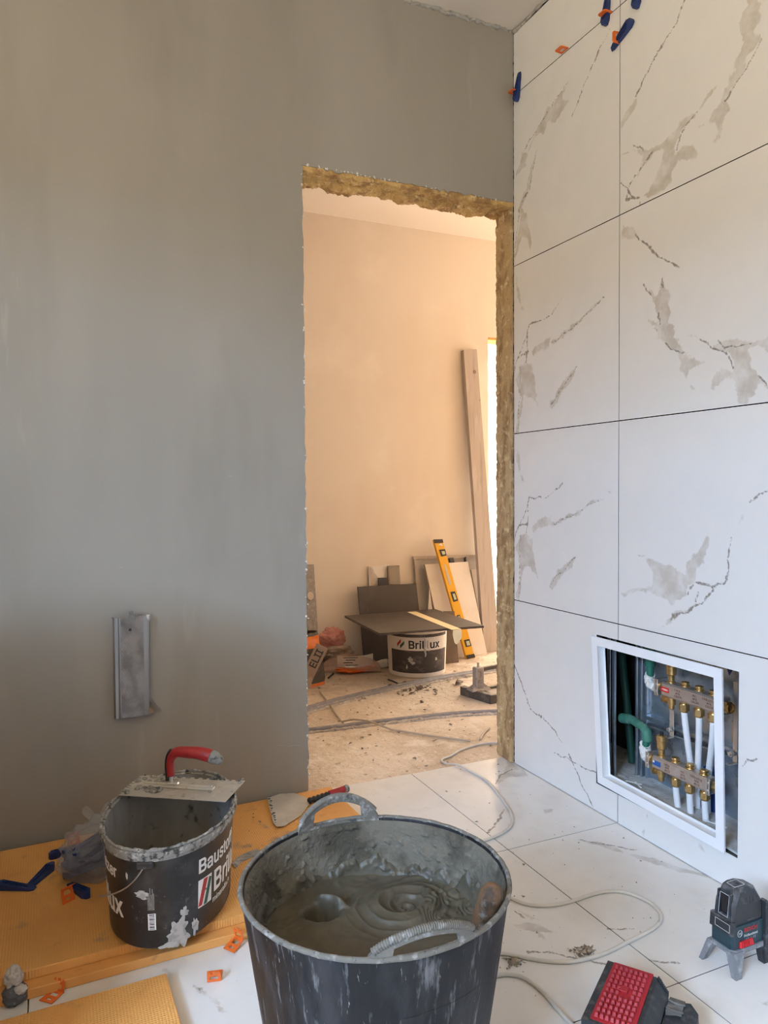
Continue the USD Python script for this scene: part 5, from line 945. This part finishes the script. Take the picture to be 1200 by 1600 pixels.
b1 = P3(880, 985, 1.672); single('blue_sleeve', 'dark blue sleeve behind the lower manifold\'s right end', 'sleeve', hull([(1.664, b1[1] - .022, b1[2] + .004), (1.664, b1[1] + .016, b1[2] + .008), (1.684, b1[1] - .022, b1[2] + .004), (1.684, b1[1] + .016, b1[2] + .008), (1.664, b1[1] - .020, NZ0 + .010), (1.664, b1[1] + .012, NZ0 + .010), (1.684, b1[1] - .02, NZ0 + .010), (1.684, b1[1] + .012, NZ0 + .010)]), 'blue_film', False)
k0 = P3(1042, 735, 1.662); single('copper_strip', 'short copper-coloured strip at the right end of the wall opening', 'strip', cbox((1.660, k0[1] - .008, k0[2] - .03), (1.663, k0[1] + .008, k0[2] + .03), .0006), 'copper_strip', False)
# scraps on the niche floor
for k, (u, v, l, an) in enumerate(((380, 1035, .05, .5), (410, 1050, .045, -.4), (905, 1330, .05, .6), (935, 1345, .05, .2))):
    o = P3(u, v, 1.60); o[2] = NZ0 + .019; single('plastic_scrap', ['thin white plastic strip on the niche floor, far left', 'thin white plastic strip crossing the one at the far left of the niche floor', 'white plastic strip on the niche floor near the frame\'s lower right corner', 'second white plastic strip by the frame\'s lower right corner'][k], 'scrap', put(cbox((-l / 2, -.003, 0), (l / 2, .003, .002), .0005), tr(o) @ rot('z', an + math.pi / 2)), 'frame_white', False)
# ================================================================ the next room, seen through the doorway
def G3(u, v, z=ZS): return at(u, v, 2, z)
def K(u, v, s=3.53): return 470 + u / s, 820 + v / s             # crop of the photograph
# ---- white paint bucket with printed label
Bt = .300; b_mid = G3(650.5, 1052); BX, BY, BR = 0, 0, 0
lft, rgt = G3(607, 1050), G3(696, 1048); BR = np.linalg.norm(rgt - lft) / 2 * 1.0; axis_ = (lft + rgt) / 2; bx, by = axis_[0], axis_[1]
pb = thing('paint_bucket', 'white paint bucket with a dark printed label standing under the dark board', 'bucket', (bx, by, ZS))
def br(z): return BR * (.985 + .075 * (z / Bt))
bprof = [(0, 0), (br(0) - .006, 0), (br(0), .006)] + [(br(z), z) for z in np.linspace(.03, Bt - .035, 6)] + [(br(Bt - .035) + .004, Bt - .033), (br(Bt) + .003, Bt - .002), (br(Bt), Bt), (br(Bt) - .004, Bt), (br(Bt) - .006, Bt - .03), (br(.01) - .006, .008), (0, .008)]
part(pb, 'bucket_body', put(lathe(bprof, 72), tr(bx, by, ZS)), 'bucket_white', 35)
toward = math.atan2(-by, -bx); base_a = toward
def bsurf(x, y, off=.0006):
    a = base_a + x / BR; r = br(y) + off; n = np.stack([np.cos(a), np.sin(a), 0 * a], 1); return np.stack([bx + r * np.cos(a), by + r * np.sin(a), ZS + y], 1), n
Wl = BR * 1.0
part(pb, 'label_panel', bend(rect(-Wl, Wl * 1.22, .028, .150, .0004), bsurf, .015), 'label_dark', False, label='dark printed lower label, scratched')
part(pb, 'label_panel', bend(rect(-Wl, Wl * 1.22, .222, .238, .0004), bsurf, .015), 'label_dark', False)
part(pb, 'lettering', bend(text('Bril', .041, .0006, True), lambda x, y: bsurf(x - Wl * .30, y + .162), .010), 'print_black', False, label='bold black printed name, one letter torn away')
part(pb, 'lettering', bend(text('l', .041, .0006, True), lambda x, y: bsurf(x + Wl * .30, y + .162), .010), 'splash', False); part(pb, 'lettering', bend(text('ux', .041, .0006, True), lambda x, y: bsurf(x + Wl * .42, y + .162), .010), 'print_black', False)
part(pb, 'emblem_stripe', bend(prism([(0, .0), (.024, .026), (.024, .044), (0, .018)], .0006), lambda x, y: bsurf(x - Wl * .70, y + .166), .01), 'print_red', False); part(pb, 'emblem_stripe', bend(prism([(0, .0), (.025, .026), (.025, .044), (0, .018)], .0006), lambda x, y: bsurf(x - Wl * .58, y + .158), .01), 'print_green', False)
for (x, y, w, h, sd) in ((-.035, .098, .013, .014, 3), (-.022, .084, .009, .009, 5), (.045, .135, .005, .018, 7), (.04, .18, .004, .04, 9), (.11, .10, .006, .010, 4), (-.055, .060, .005, .012, 6)): part(pb, 'plaster_splash', bend(prism(ragged(x, y, w, h, sd, 40, .8), .0008), bsurf, .012), 'splash', False)
# ---- dark board as table top with a strip of tape
tz_ = ZS + Bt + .001; tq = [G3(u, v, tz_)[:2] for u, v in ((538.5, 965), (680, 954.5), (756, 981), (593, 993))]
tb = thing('table_board', 'dark brown board laid flat on the white bucket as a table top', 'board', (*np.mean(tq, 0), tz_))
part(tb, 'board', put(prism(tq, .011), tr(0, 0, tz_)), 'dark_board', False)
t0, t1, t2, t3 = [G3(u, v, tz_ + .0112)[:2] for u, v in ((636, 956.2), (650, 955.5), (720, 982.6), (706, 984.2))]
part(tb, 'masking_tape', put(prism([t0, t1, t2, t3], .0006), tr(0, 0, tz_ + .0111)), 'tape', False, label='pale strip of masking tape across the top')
fd = (np.array(t2) - np.array(t3)); fl2 = grid(8, 14, lambda s, t: np.stack([t3[0] + fd[0] * (s * (1 - .25 * t) + .1 * t) , t3[1] + fd[1] * s - .012 + .006 * np.sin(t * 4 + s * 2), tz_ + .012 - t * (.062 + .01 * np.sin(s * 5))], 1)); part(tb, 'tape_flap', thick(fl2, np.array([0, .0006, 0])), 'tape_pale', 40)
# ---- boards and planks leaning on the far wall
def lean(name, label, cat, outline, ybot, ytop, thick_, mat, on=None, seen=False):
    """flat piece whose outline in the photo lies in a plane leaning back from y=ybot at its foot to y=ytop at its head"""
    v0 = max(p[1] for p in outline)
    if seen: ybot = float(at(np.mean([p[0] for p in outline if p[1] > v0 - 14]), v0, 2, ZS)[1])      # the foot is in view: it stands on the floor there
    v1 = min(p[1] for p in outline)
    zb = float(at(np.mean([p[0] for p in outline]), v0, 1, ybot)[2]); zt = float(at(np.mean([p[0] for p in outline]), v1, 1, ytop)[2])
    n = np.array([0, (zt - zb), -(ytop - ybot)]); n /= np.linalg.norm(n); o = np.array([0, ybot, zb])
    def hit(u, v):
        d = FW + RT * (u - 600) / FPX - UP * (v - 800) / FPX; return EYE + d * ((o - EYE) @ n) / (d @ n)
    ex = np.array([1., 0, 0]); ey = np.cross(n, ex) * -1; ey = ey if ey[2] > 0 else -ey
    h0 = hit(*outline[0]); loc = [((hit(*p) - h0) @ ex, (hit(*p) - h0) @ ey) for p in outline]
    M = np.eye(4); M[:3, 0] = ex; M[:3, 1] = ey; M[:3, 2] = np.cross(ex, ey); M[:3, 3] = h0
    lo_ = min(p[1] for p in loc); hi_ = max(p[1] for p in loc); foot = (ZS + .0005 - h0[2]) / ey[2]
    loc = [(x, foot if y < lo_ + .15 * (hi_ - lo_) else y) for x, y in loc]
    m = prism(loc, thick_); back = M[1, 2] > 0                     # front face stays on the measured plane
    m = put(m, M @ tr(0, 0, 0 if back else -thick_))
    t = thing(name, label, cat, (m.bounds[:, 0].mean(), ybot, m.bounds[0][2])); part(t, on or 'board', m, mat, False)
    return t, hit, n if n[1] < 0 else -n
YW = YH - .001
pk_, hitp, np_ = lean('timber_plank', 'tall grey timber plank leaning on the far wall beside the bright doorway', 'plank', [(724.5, 546.5), (745, 545.5), (780, 1017), (757, 1018.5)], YH - .135, YH - .034, .030, 'wood_grey', on='plank', seen=True)
p = hitp(741.5, 581); part(pk_, 'knot', put(lathe([(0, 0), (.012, 0), (.010, .0015), (0, .002)], 16), tr(p) @ rot('x', math.pi / 2)), 'mdf_edge', True)
lv, hitl, nl = lean('spirit_level', 'yellow spirit level leaning on the boards right of the paint bucket', 'spirit level', [(678, 843.5), (691, 843), (742, 1026), (729.5, 1029)], YH - .235, YH - .070, .022, 'level_yellow', on='level_body', seen=True)
def onl(name, pts, d, mat, smooth=False, sub=None, par=None):
    q = [hitl(u, v) for u, v in pts]; m = hull([x + nl * k for x in q for k in (-.001, d)]); return part(par or lv, name, m, mat, smooth)
onl('end_cap', [(677.5, 843), (691.2, 842.5), (692.5, 848), (679, 849)], .003, 'black_plastic'); onl('end_cap', [(728, 1024), (740.5, 1021.5), (742.5, 1027), (730, 1030)], .003, 'black_plastic')
for pts, vp in (([(686.5, 859), (695, 858), (697.5, 868), (689.5, 869.5)], [(689, 861.5), (694, 861), (695.5, 866), (691, 867)]), ([(704, 925), (710.5, 924), (715.5, 938.5), (708.5, 940.5)], [(706.5, 928), (710, 927.5), (713, 936.5), (709.5, 937.5)]), ([(713.5, 961.5), (718, 960.5), (719.5, 966), (715, 967)], [(715, 962.8), (717.3, 962.3), (718.3, 965), (716, 965.6)]), ([(725, 1000), (733, 998.5), (736.5, 1009), (728, 1011)], [(727.5, 1002), (732.5, 1001), (734.5, 1008), (729.5, 1009)])):
    w_ = onl('vial_frame', pts, .003, 'black_plastic'); onl('vial', vp, .0045, 'vial', par=w_)
onl('hand_slot', [(693.8, 882.5), (696.2, 881.5), (702, 902), (704.8, 912), (704, 914), (701.5, 913), (698, 900)], .0008, 'board_grey'); onl('logo_plate', [(684.5, 851.5), (689.5, 848.5), (692, 853)], .0008, 'bucket_white')
lean('dark_board', 'dark slate-coloured board leaning on the far wall behind the paint bucket', 'board', [(559, 917), (650.5, 912), (663, 1029), (570, 1034)], YH - .20, YH - .075, .012, 'dark_board', seen=True)
lean('brown_board', 'brown board foot showing between paint bucket and spirit level', 'board', [(694, 955), (710, 955), (716, 1024.5), (694, 1028)], YH - .262, YH - .215, .009, 'brown_board')
wb, hw, nw = lean('white_board', 'cream white board leaning on the wall behind the spirit level', 'board', [(663, 882), (731, 877.5), (761, 1019), (694, 1026)], YH - .165, YH - .050, .012, 'white_board', seen=True)
q = [hw(663, 882), hw(693.5, 1023)]; part(wb, 'dark_edge', tube([q[0], q[1]], .004, 6), 'mdf_edge', False)
fb, hf, nf_ = lean('framed_panel', 'grey panel with a timber edge frame standing behind the cream board', 'panel', [(646, 871), (756, 868), (772, 1015), (658, 1024)], YH - .032, YH - .012, .008, 'board_grey')
for pts in ([(644.5, 869.5), (756, 866.5), (756, 870.5), (645, 874)], [(646, 874), (650, 874), (660, 1000), (656, 1000)]): part(fb, 'frame_strip', hull([hf(u, v) + nf_ * k for u, v in pts for k in (0, .012)]), 'wood_grey', False)
for pts in ([(700.5, 871.5), (707, 871), (708.5, 879), (702, 879)], [(724.5, 870), (726.5, 870), (727, 878), (725, 878)]): part(fb, 'dark_block', hull([hf(u, v) + nf_ * k for u, v in pts for k in (0, .014)]), 'stripe_dark', False)
mt_, hm, nm_ = lean('mosaic_sheet', 'sheet of small hexagon tiles leaning at the plank\'s left side', 'tile sheet', [(736, 890), (752, 889), (766, 1015), (758, 1016)], YH - .052, YH - .024, .007, 'hex_mosaic')
lean('grey_offcut', 'narrow pale triangular offcut leaning against the framed panel', 'offcut', [(671, 918), (677, 958), (655, 962)], YH - .16, YH - .12, .006, 'board_grey')
hx, hh, nh = lean('hexagon_tile', 'cream tile offcut with hexagon-net back behind the dark board', 'tile offcut', [(576, 885), (609, 882.5), (612, 930), (580, 930)], YH - .016, YH - .012, .006, 'white_board')
cells = []
for i in range(9):
    for j in range(22):
        u = 577.5 + i * 2.2 + .9 * (j % 2) + j * .12; v = 886 + j * 1.55
        if u < 578.0 + max(0, (v - 885)) * .62 + 2 and v < 915 and u < 596: cells.append(hull([hh(u + .95 * math.cos(a), v + .72 * math.sin(a)) + nh * k for a in np.arange(6) * math.pi / 3 for k in (-.001, .0022)]))
part(hx, 'hexagon', join(*cells), 'hex_mosaic', False, kind='stuff')
ms_, hms, nms = lean('mesh_tile', 'brown tile offcut with a diamond-mesh back standing behind the dark board', 'tile offcut', [(605.5, 884.5), (624, 883.5), (628, 930), (609, 930)], YH - .034, YH - .026, .007, 'mesh_back')
dm = []
for k in range(-8, 26):
    a, b = (605.8 + k * 2.2, 884.5), (605.8 + k * 2.2 + 17, 913)
    for (p_, q_) in ((a, b), ((624 - k * 2.2, 884.5), (624 - k * 2.2 - 17, 913))):
        ln = LineString([p_, q_]).intersection(Polygon([(606.5, 885.5), (623.2, 884.8), (626.5, 914), (608.8, 914)]))
        if ln.length > 2: c = list(ln.coords); dm.append(rod(hms(*c[0]) + nms * .001, hms(*c[1]) + nms * .001, .0014, 5))
part(ms_, 'mesh_strand', join(*dm), 'hex_mosaic', True, kind='stuff')
lean('dark_offcut', 'small dark offcut between the cream and the brown tile offcuts', 'offcut', [(591.5, 903), (604, 902.5), (605, 930), (593, 930)], YH - .034, YH - .028, .008, 'stripe_dark')
gb, hg, ng = lean('concrete_plank', 'rough grey plank standing at the left, half behind the doorway edge', 'plank', [(476, 882), (490.5, 882), (497.5, 1000), (499, 1026), (476, 1028)], YH - .10, YH - .030, .02, 'concrete_board', on='plank')
part(gb, 'knot', hull([hg(485 + 5 * math.cos(a), 931 + 6.5 * math.sin(a)) + ng * k for a in np.arange(12) * math.pi / 6 for k in (0, .003)]), 'hex_mosaic', False)
# ---- bags on the floor at the left
ob = G3(556, 1054); og = thing('clip_bag', 'clear bag with orange tile clips and a white printed label on the floor', 'bag', ob)
def pillow(s, t):
    a = s * 2 * np.pi; k = np.sin(t * np.pi) ** .75; x = .165 * -np.cos(t * np.pi); hh_ = .058 * k * (1 - .25 * t); y = .068 * k * np.cos(a); z = hh_ * (1 + .95 * np.sin(a)); p_ = np.stack([x, y, z], 1); w = .007 * (np.stack([fbm(p_ * 26 + j, 3, j) for j in range(3)], 1) - .5) * 2; p_ = p_ + w; p_[:, 2] = np.maximum(p_[:, 2], .002); return ob + [0, .06, 0] + p_[:, :1] * RT * [1, 1, 0] + p_[:, 1:2] * np.array([FW[0], FW[1], 0]) + p_[:, 2:] * [0, 0, 1.]
m = grid(60, 40, pillow); part(og, 'bag_film', m, 'orange_film', 60)
m = blob(ob + [.02, .050, .026], (.115, .062, .026), .20, 3.5, 8, 4, -.024); part(og, 'clips', m, 'clip_orange', 30, label='heap of orange clips inside the bag', kind='stuff')
dirc = np.array([-ob[0], -ob[1], 0]); dirc /= np.linalg.norm(dirc); rightc = np.array([dirc[1] * -1, dirc[0], 0]) * -1; rightc = rightc if rightc @ RT > 0 else -rightc
lp = grid(20, 12, lambda s, t: ob + np.array([0, .06, .055]) + rightc * ((s - .40) * .20)[:, None] + dirc * (.074 - .050 * t ** 1.4 - .05 * (2 * s - .8) ** 2)[:, None] + np.array([0, 0, 1.]) * (t * .050 - .012)[:, None])
part(og, 'paper_label', thick(lp, -dirc * .0008), 'bucket_white', 40, label='white paper label with small print')
lt = []
for r in range(4): lt.append(put(rect(-.045 + .012 * (r % 2), .035 - .014 * (r % 3), .034 - r * .011, .0375 - r * .011, .0006), frame(ob + [0, .06, .055] + dirc * (.077 - .0105 * (3 - r)), rightc, dirc)))
part(og, 'print_line', join(*lt), 'stripe_dark', False, kind='stuff')
pb0 = G3(518, 1040); pg_ = thing('pink_bag', 'crumpled pink and beige bag against the far wall', 'bag', pb0)
part(pg_, 'bag_top', blob(pb0 + [.0, .05, .155], (.105, .065, .085), .30, 1.9, 12, 5), 'pink_film', 25); part(pg_, 'bag_bottom', blob(pb0 + [.03, .05, .065], (.115, .075, .075), .34, 2.2, 4, 5, -.064), 'paper_beige', 25); part(pg_, 'bag_fold', blob(pb0 + [-.03, .02, .028], (.10, .06, .036), .4, 2.6, 6, 4, -.027), 'sack_dark', 25)
sk0 = G3(493, 1072); sk_ = thing('adhesive_sack', 'dark grey sack with orange band and a lettered grey strip, at the doorway\'s left edge', 'sack', sk0)
def sackm(s0, s1):
    def g(s, t):
        a = s * 2 * np.pi; h = (s0 + (s1 - s0) * t) * .27; k = h / .27; rx_ = .115 * (1 - .25 * k ** 2); ry_ = .075 * (1 - .55 * k); c = np.cos(a); q = np.sin(a); e = .55
        x = rx_ * np.sign(c) * np.abs(c) ** e; y = ry_ * np.sign(q) * np.abs(q) ** e; p_ = np.stack([x, y, h], 1); w = .016 * (np.stack([fbm(p_ * 16 + j, 3, j + 3) for j in range(3)], 1) - .5) * 2; w[:, 2] *= .4 * (t > .02); p_ = p_ + w; return p_ @ rot('z', .35)[:3, :3].T + sk0 + [-.045, .06, 0]
    m = grid(90, 22, g); return m if m.triangles_center[50] @ [1, 0, 0] is None else m
for nm_p, a, b, mt in (('sack_foot', 0.0, .05, 'sack_orange'), ('sack_body', .05, .70, 'sack_dark'), ('sack_band', .70, .93, 'sack_orange'), ('sack_top', .93, 1.0, 'sack_dark')): part(sk_, nm_p, thick(sackm(a, b), np.array([0, 0, .0004])), mt, 40)
dk = np.array([-sk0[0], -sk0[1], 0]); dk /= np.linalg.norm(dk); rk = rightc; so = sk0 + [-.045, .06, 0] + dk * .105
sd = rk * .45 + np.array([0, 0, .9]); fm = frame(so + rk * .01 + [0, 0, .045], sd, dk)
part(sk_, 'paper_strip', put(cbox((0, -.032, 0), (.20, .032, .0012), .0003), fm), 'sack_strip', False, label='grey strip with dark lettering'); part(sk_, 'lettering', put(put(text('ELII', .036, .0006, True), tr(.075, -.018, .0012)), fm), 'stripe_dark', False)
part(sk_, 'pale_patch', put(prism(ragged(0, 0, .030, .018, 5, 30, .5), .001), fm @ tr(-.005, -.02, .001)), 'paper_beige', False)
gp0 = G3(492, 1060); gpk = thing('printed_packet', 'printed packet with green and white print leaning behind the dark sack', 'packet', gp0)
c_ = [at(u, v, 1, gp0[1] + .05) for u, v in ((474, 968), (505, 1030), (493, 1052), (462, 992))]
def strip(f0, f1, d): a = [c_[0] + (c_[1] - c_[0]) * f0, c_[0] + (c_[1] - c_[0]) * f1, c_[3] + (c_[2] - c_[3]) * f1, c_[3] + (c_[2] - c_[3]) * f0]; return hull([x + dk * k for x in a for k in (-.012, d)])
part(gpk, 'packet_body', strip(0, 1, .010), 'pack_brown', False); part(gpk, 'green_field', strip(.05, .30, .0108), 'pack_green', False); part(gpk, 'white_field', strip(.32, .60, .0108), 'pack_white', False)
part(gpk, 'lettering', put(text('EM', .03, .0006, True), frame((c_[0] + c_[3]) / 2 + (c_[1] - c_[0]) * .55 + dk * .0112, rk * .8 + np.array([0, 0, .6]), dk) @ tr(-.02, -.01, 0)), 'stripe_dark', False)
st0 = G3(513, 1059); single('dark_rod', 'short dark rod lying between the sack and the clip bag', 'rod', rod(G3(513, 1061) + [0, 0, .006], G3(521, 1054) + [0, 0, .006], .005, 8), 'stripe_dark', True)
bt = G3(605, 1046); single('bottle_scrap', 'pale crushed plastic piece on the floor left of the paint bucket', 'scrap', blob(bt + [0, .05, .022], (.06, .035, .024), .3, 2.5, 7, 4, -.022), 'white_board', 40)
# ---- conduits in the screed with rough mortar along them
def floor_line(pts, z): return np.array([[*G3(*K(u, v))[:2], z] for u, v in pts])
for k, (pts, lab, r) in enumerate((([(-200, 1085), (40, 1032), (200, 985), (450, 925), (700, 870), (950, 826), (1300, 770)], 'grey corrugated conduit crossing the far floor below the paint bucket', .013), ([(-200, 1165), (50, 1140), (300, 1110), (600, 1075), (900, 1046), (1110, 1036), (1400, 1020)], 'grey corrugated conduit crossing the bare floor nearest the tiles', .013))):
    p = floor_line(pts, ZS + .004); L = np.linalg.norm(np.diff(p, axis=0), axis=1).sum(); n = int(L / .004); p = spline(p, n); p[:, 2] = ZS + .004
    t = thing('conduit', lab, 'conduit', p[n // 2]); part(t, 'corrugated_tube', tube(p, r * (.94 + .09 * (np.arange(n) % 2)), 10), 'conduit', True)
    if k == 0: part(t, 'corrugated_tube', tube(p + [-.01, .033, 0], r * .9 * (.94 + .09 * (np.arange(n) % 2)), 10), 'conduit', True)
    q = p[::3].copy(); s = fbm(q * 26, 4, 5 + k); q[:, 1] += -.022 + .014 * (s - .5); q[:, 2] = ZS - .002
    part(t, 'mortar_bed', tube(q, .007 + .018 * np.clip(fbm(q * 45, 4, 9 + k) - .25, 0, 1), 8), 'mortar_bed', True, kind='stuff'); q2 = q + [0, .05, -.003]; part(t, 'mortar_bed', tube(q2, .006 + .014 * np.clip(fbm(q * 38, 4, 3 + k) - .25, 0, 1), 8), 'screed', True, kind='stuff')
cpts = np.array([[*G3(470 + u / 3.53, 1060 + v / 3.53)[:2], ZS + .006] for u, v in [(105, 80), (160, 150), (195, 205), (226, 246), (290, 256), (370, 264), (500, 290), (700, 322), (850, 343), (935, 352)]])
for i in (4, 5): cpts[i, 2] += .018
single('thin_cable', 'thin grey cable lying across the bare floor and over the conduit', 'cable', tube(pline(cpts, 160), .0042, 8), 'cable_back', True)
c5 = np.array([[*G3(470 + u / 3.53, 1060 + v / 3.53)[:2], ZS + .006] for u, v in [(990, 345), (1005, 315), (1040, 282)]]); single('cable_stub', 'short end of grey cable branching off at the doorway\'s right side', 'cable', tube(spline(c5, 20), .0045, 8), 'cable_back', True)
# ---- manual tile cutter
ta, tb_, tc_ = G3(*K(890, 935)), G3(*K(1062, 988)), G3(*K(1180, 962))
tc = thing('tile_cutter', 'steel manual tile cutter at the doorway\'s right side', 'tile cutter', ta)
d1_ = tb_ - ta; d1_ /= np.linalg.norm(d1_); d2_ = np.array([-d1_[1], d1_[0], 0]); d2_ = d2_ if d2_[1] > 0 else -d2_; d2_ = np.array([.55, .83, 0]) * 0 + (G3(*K(1106, 862)) - G3(*K(935, 890))); d2_ /= np.linalg.norm(d2_)
Lc = np.linalg.norm(tb_ - ta)
def beam(a, b, w, h_, name, mat, z=0.0):
    e = b - a; L = np.linalg.norm(e); part(tc, name, put(cbox((0, -w / 2, 0), (L, w / 2, h_), .002), frame(a + [0, 0, z], e, (0, 0, 1))), mat, False)
beam(ta, tb_, .030, .042, 'base_bar', 'cutter_steel', .0005); far = d2_ * .75
beam(tb_ - d1_ * .01, tb_ - d1_ * .01 + far, .020, .040, 'base_rail', 'cutter_steel', .0005); beam(ta + d1_ * Lc * .30, ta + d1_ * Lc * .30 + far, .020, .038, 'base_rail', 'cutter_steel', .0005)
mid_ = ta + d1_ * Lc * .36; part(tc, 'base_plate', put(cbox((.0, -.11, .02), (.62, .02, .028), .002), frame(mid_ + d2_ * .06, d2_, (0, 0, 1))), 'cutter_pale', False)
um = ta + d1_ * Lc * .42 + d2_ * .02; part(tc, 'post', join(cbox(um + [-.022, -.02, .03], um + [.022, .02, .150], .004), hull([um + [-.05, -.03, .04], um + [.06, -.03, .04], um + [-.05, .03, .04], um + [.06, .03, .04], um + [-.03, 0, .07], um + [.03, 0, .07]])), 'cutter_pale', 20)
part(tc, 'bolt', rod(um + [0, 0, .15], um + [0, 0, .172], .006, 10), 'steel', 30)
beam(um + [.01, 0, .128], um + d2_ * .72 + [0, 0, .150], .018, .018, 'guide_rail', 'cutter_steel')
# ---- loose crumbs, chips and splinters
def crumbs(name, label, n, place, smin, smax, mat, flat=.5):
    out = []
    for k in range(n):
        x, y, z = place(); s = smin + (smax - smin) * rng.random() ** 3; m = hull(rng.normal(0, 1, (8, 3)) * [s, s * rng.uniform(.4, 1), s * flat]); m.apply_transform(rot('z', rng.uniform(0, 6.3))); m.apply_translation([x, y, z - m.bounds[0][2] + .0002]); out.append(m)
    single(name, label, 'debris', join(*out), mat, False, kind='stuff')
crumbs('screed_crumbs', 'dark crumbs and splinters scattered over the bare floor of the next room', 700, lambda: (rng.uniform(.8, 3.0), rng.uniform(2.36, 3.95), ZS), .0008, .0075, 'crumb', .35)
def near_wall(): q = G3(*K(rng.normal(640, 60), rng.normal(905, 22))); return q[0], q[1], ZS
crumbs('splinter_pile', 'brown splinters on the bare floor in front of the paint bucket', 90, near_wall, .002, .013, 'crumb_dark', .25)
def clear_floor():
    while True:
        x, y = rng.uniform(.25, 1.5), rng.uniform(.85, 2.28)
        if not (x < .86 and y > 1.57) and math.hypot(x - TC[0], y - TC[1]) > .19 and not (x > .86 and y < 1.18): return x, y, 0.
crumbs('tile_crumbs', 'tiny dark mortar crumbs scattered over the floor tiles', 230, clear_floor, .0006, .0028, 'crumb', .5)
def heap(c, r, z): return lambda: (c[0] + rng.normal(0, r), c[1] + rng.normal(0, r * .6), z)
crumbs('mortar_heap', 'small heap of dry mortar crumbs beside the cable loop', 130, heap(G3(912, 1487, 0.), .011, 0.), .001, .0045, 'crumb', .6)
crumbs('dried_scrap', 'dark dried mortar scrap beside the tub and cable', 26, heap(G3(804, 1505, 0.), .012, 0.), .002, .008, 'crumb', .35)
crumbs('board_crumbs', 'dark crumbs on the orange foam board', 30, lambda: (rng.uniform(.45, .76), rng.uniform(1.72, 2.16), FZ), .0008, .0040, 'crumb', .4)
q = G3(*K(860, 880)); single('screed_chunk', 'brown chunk of broken screed left of the tile cutter', 'debris', put(hull(rng.normal(0, 1, (10, 3)) * [.028, .014, .008]), tr(q + [0, 0, .012])), 'brown_board', False)
q0, q1 = G3(*K(482, 860)), G3(*K(540, 885)); single('bent_nail', 'bent dark nail on the floor just in front of the paint bucket', 'nail', tube(spline([q0 + [0, 0, .006], (q0 + q1) / 2 + [0, 0, .008], q1 + [0, 0, .006]], 12), .0045, 8), 'stripe_dark', True)
# smear of dried mortar on the board and small marks
q = at(396, 1325, 2, FZ); qs = [at(u, v, 2, FZ)[:2] for u, v in ((364, 1350), (372, 1340), (384, 1334), (400, 1328), (408, 1330), (396, 1338), (378, 1346), (368, 1356))]
single('mortar_smear', 'streak of dried mortar on the orange foam board left of the tub', 'mortar', put(prism(Polygon(qs).buffer(.002), .0014), tr(0, 0, FZ + .0002)), 'render_grey', False)
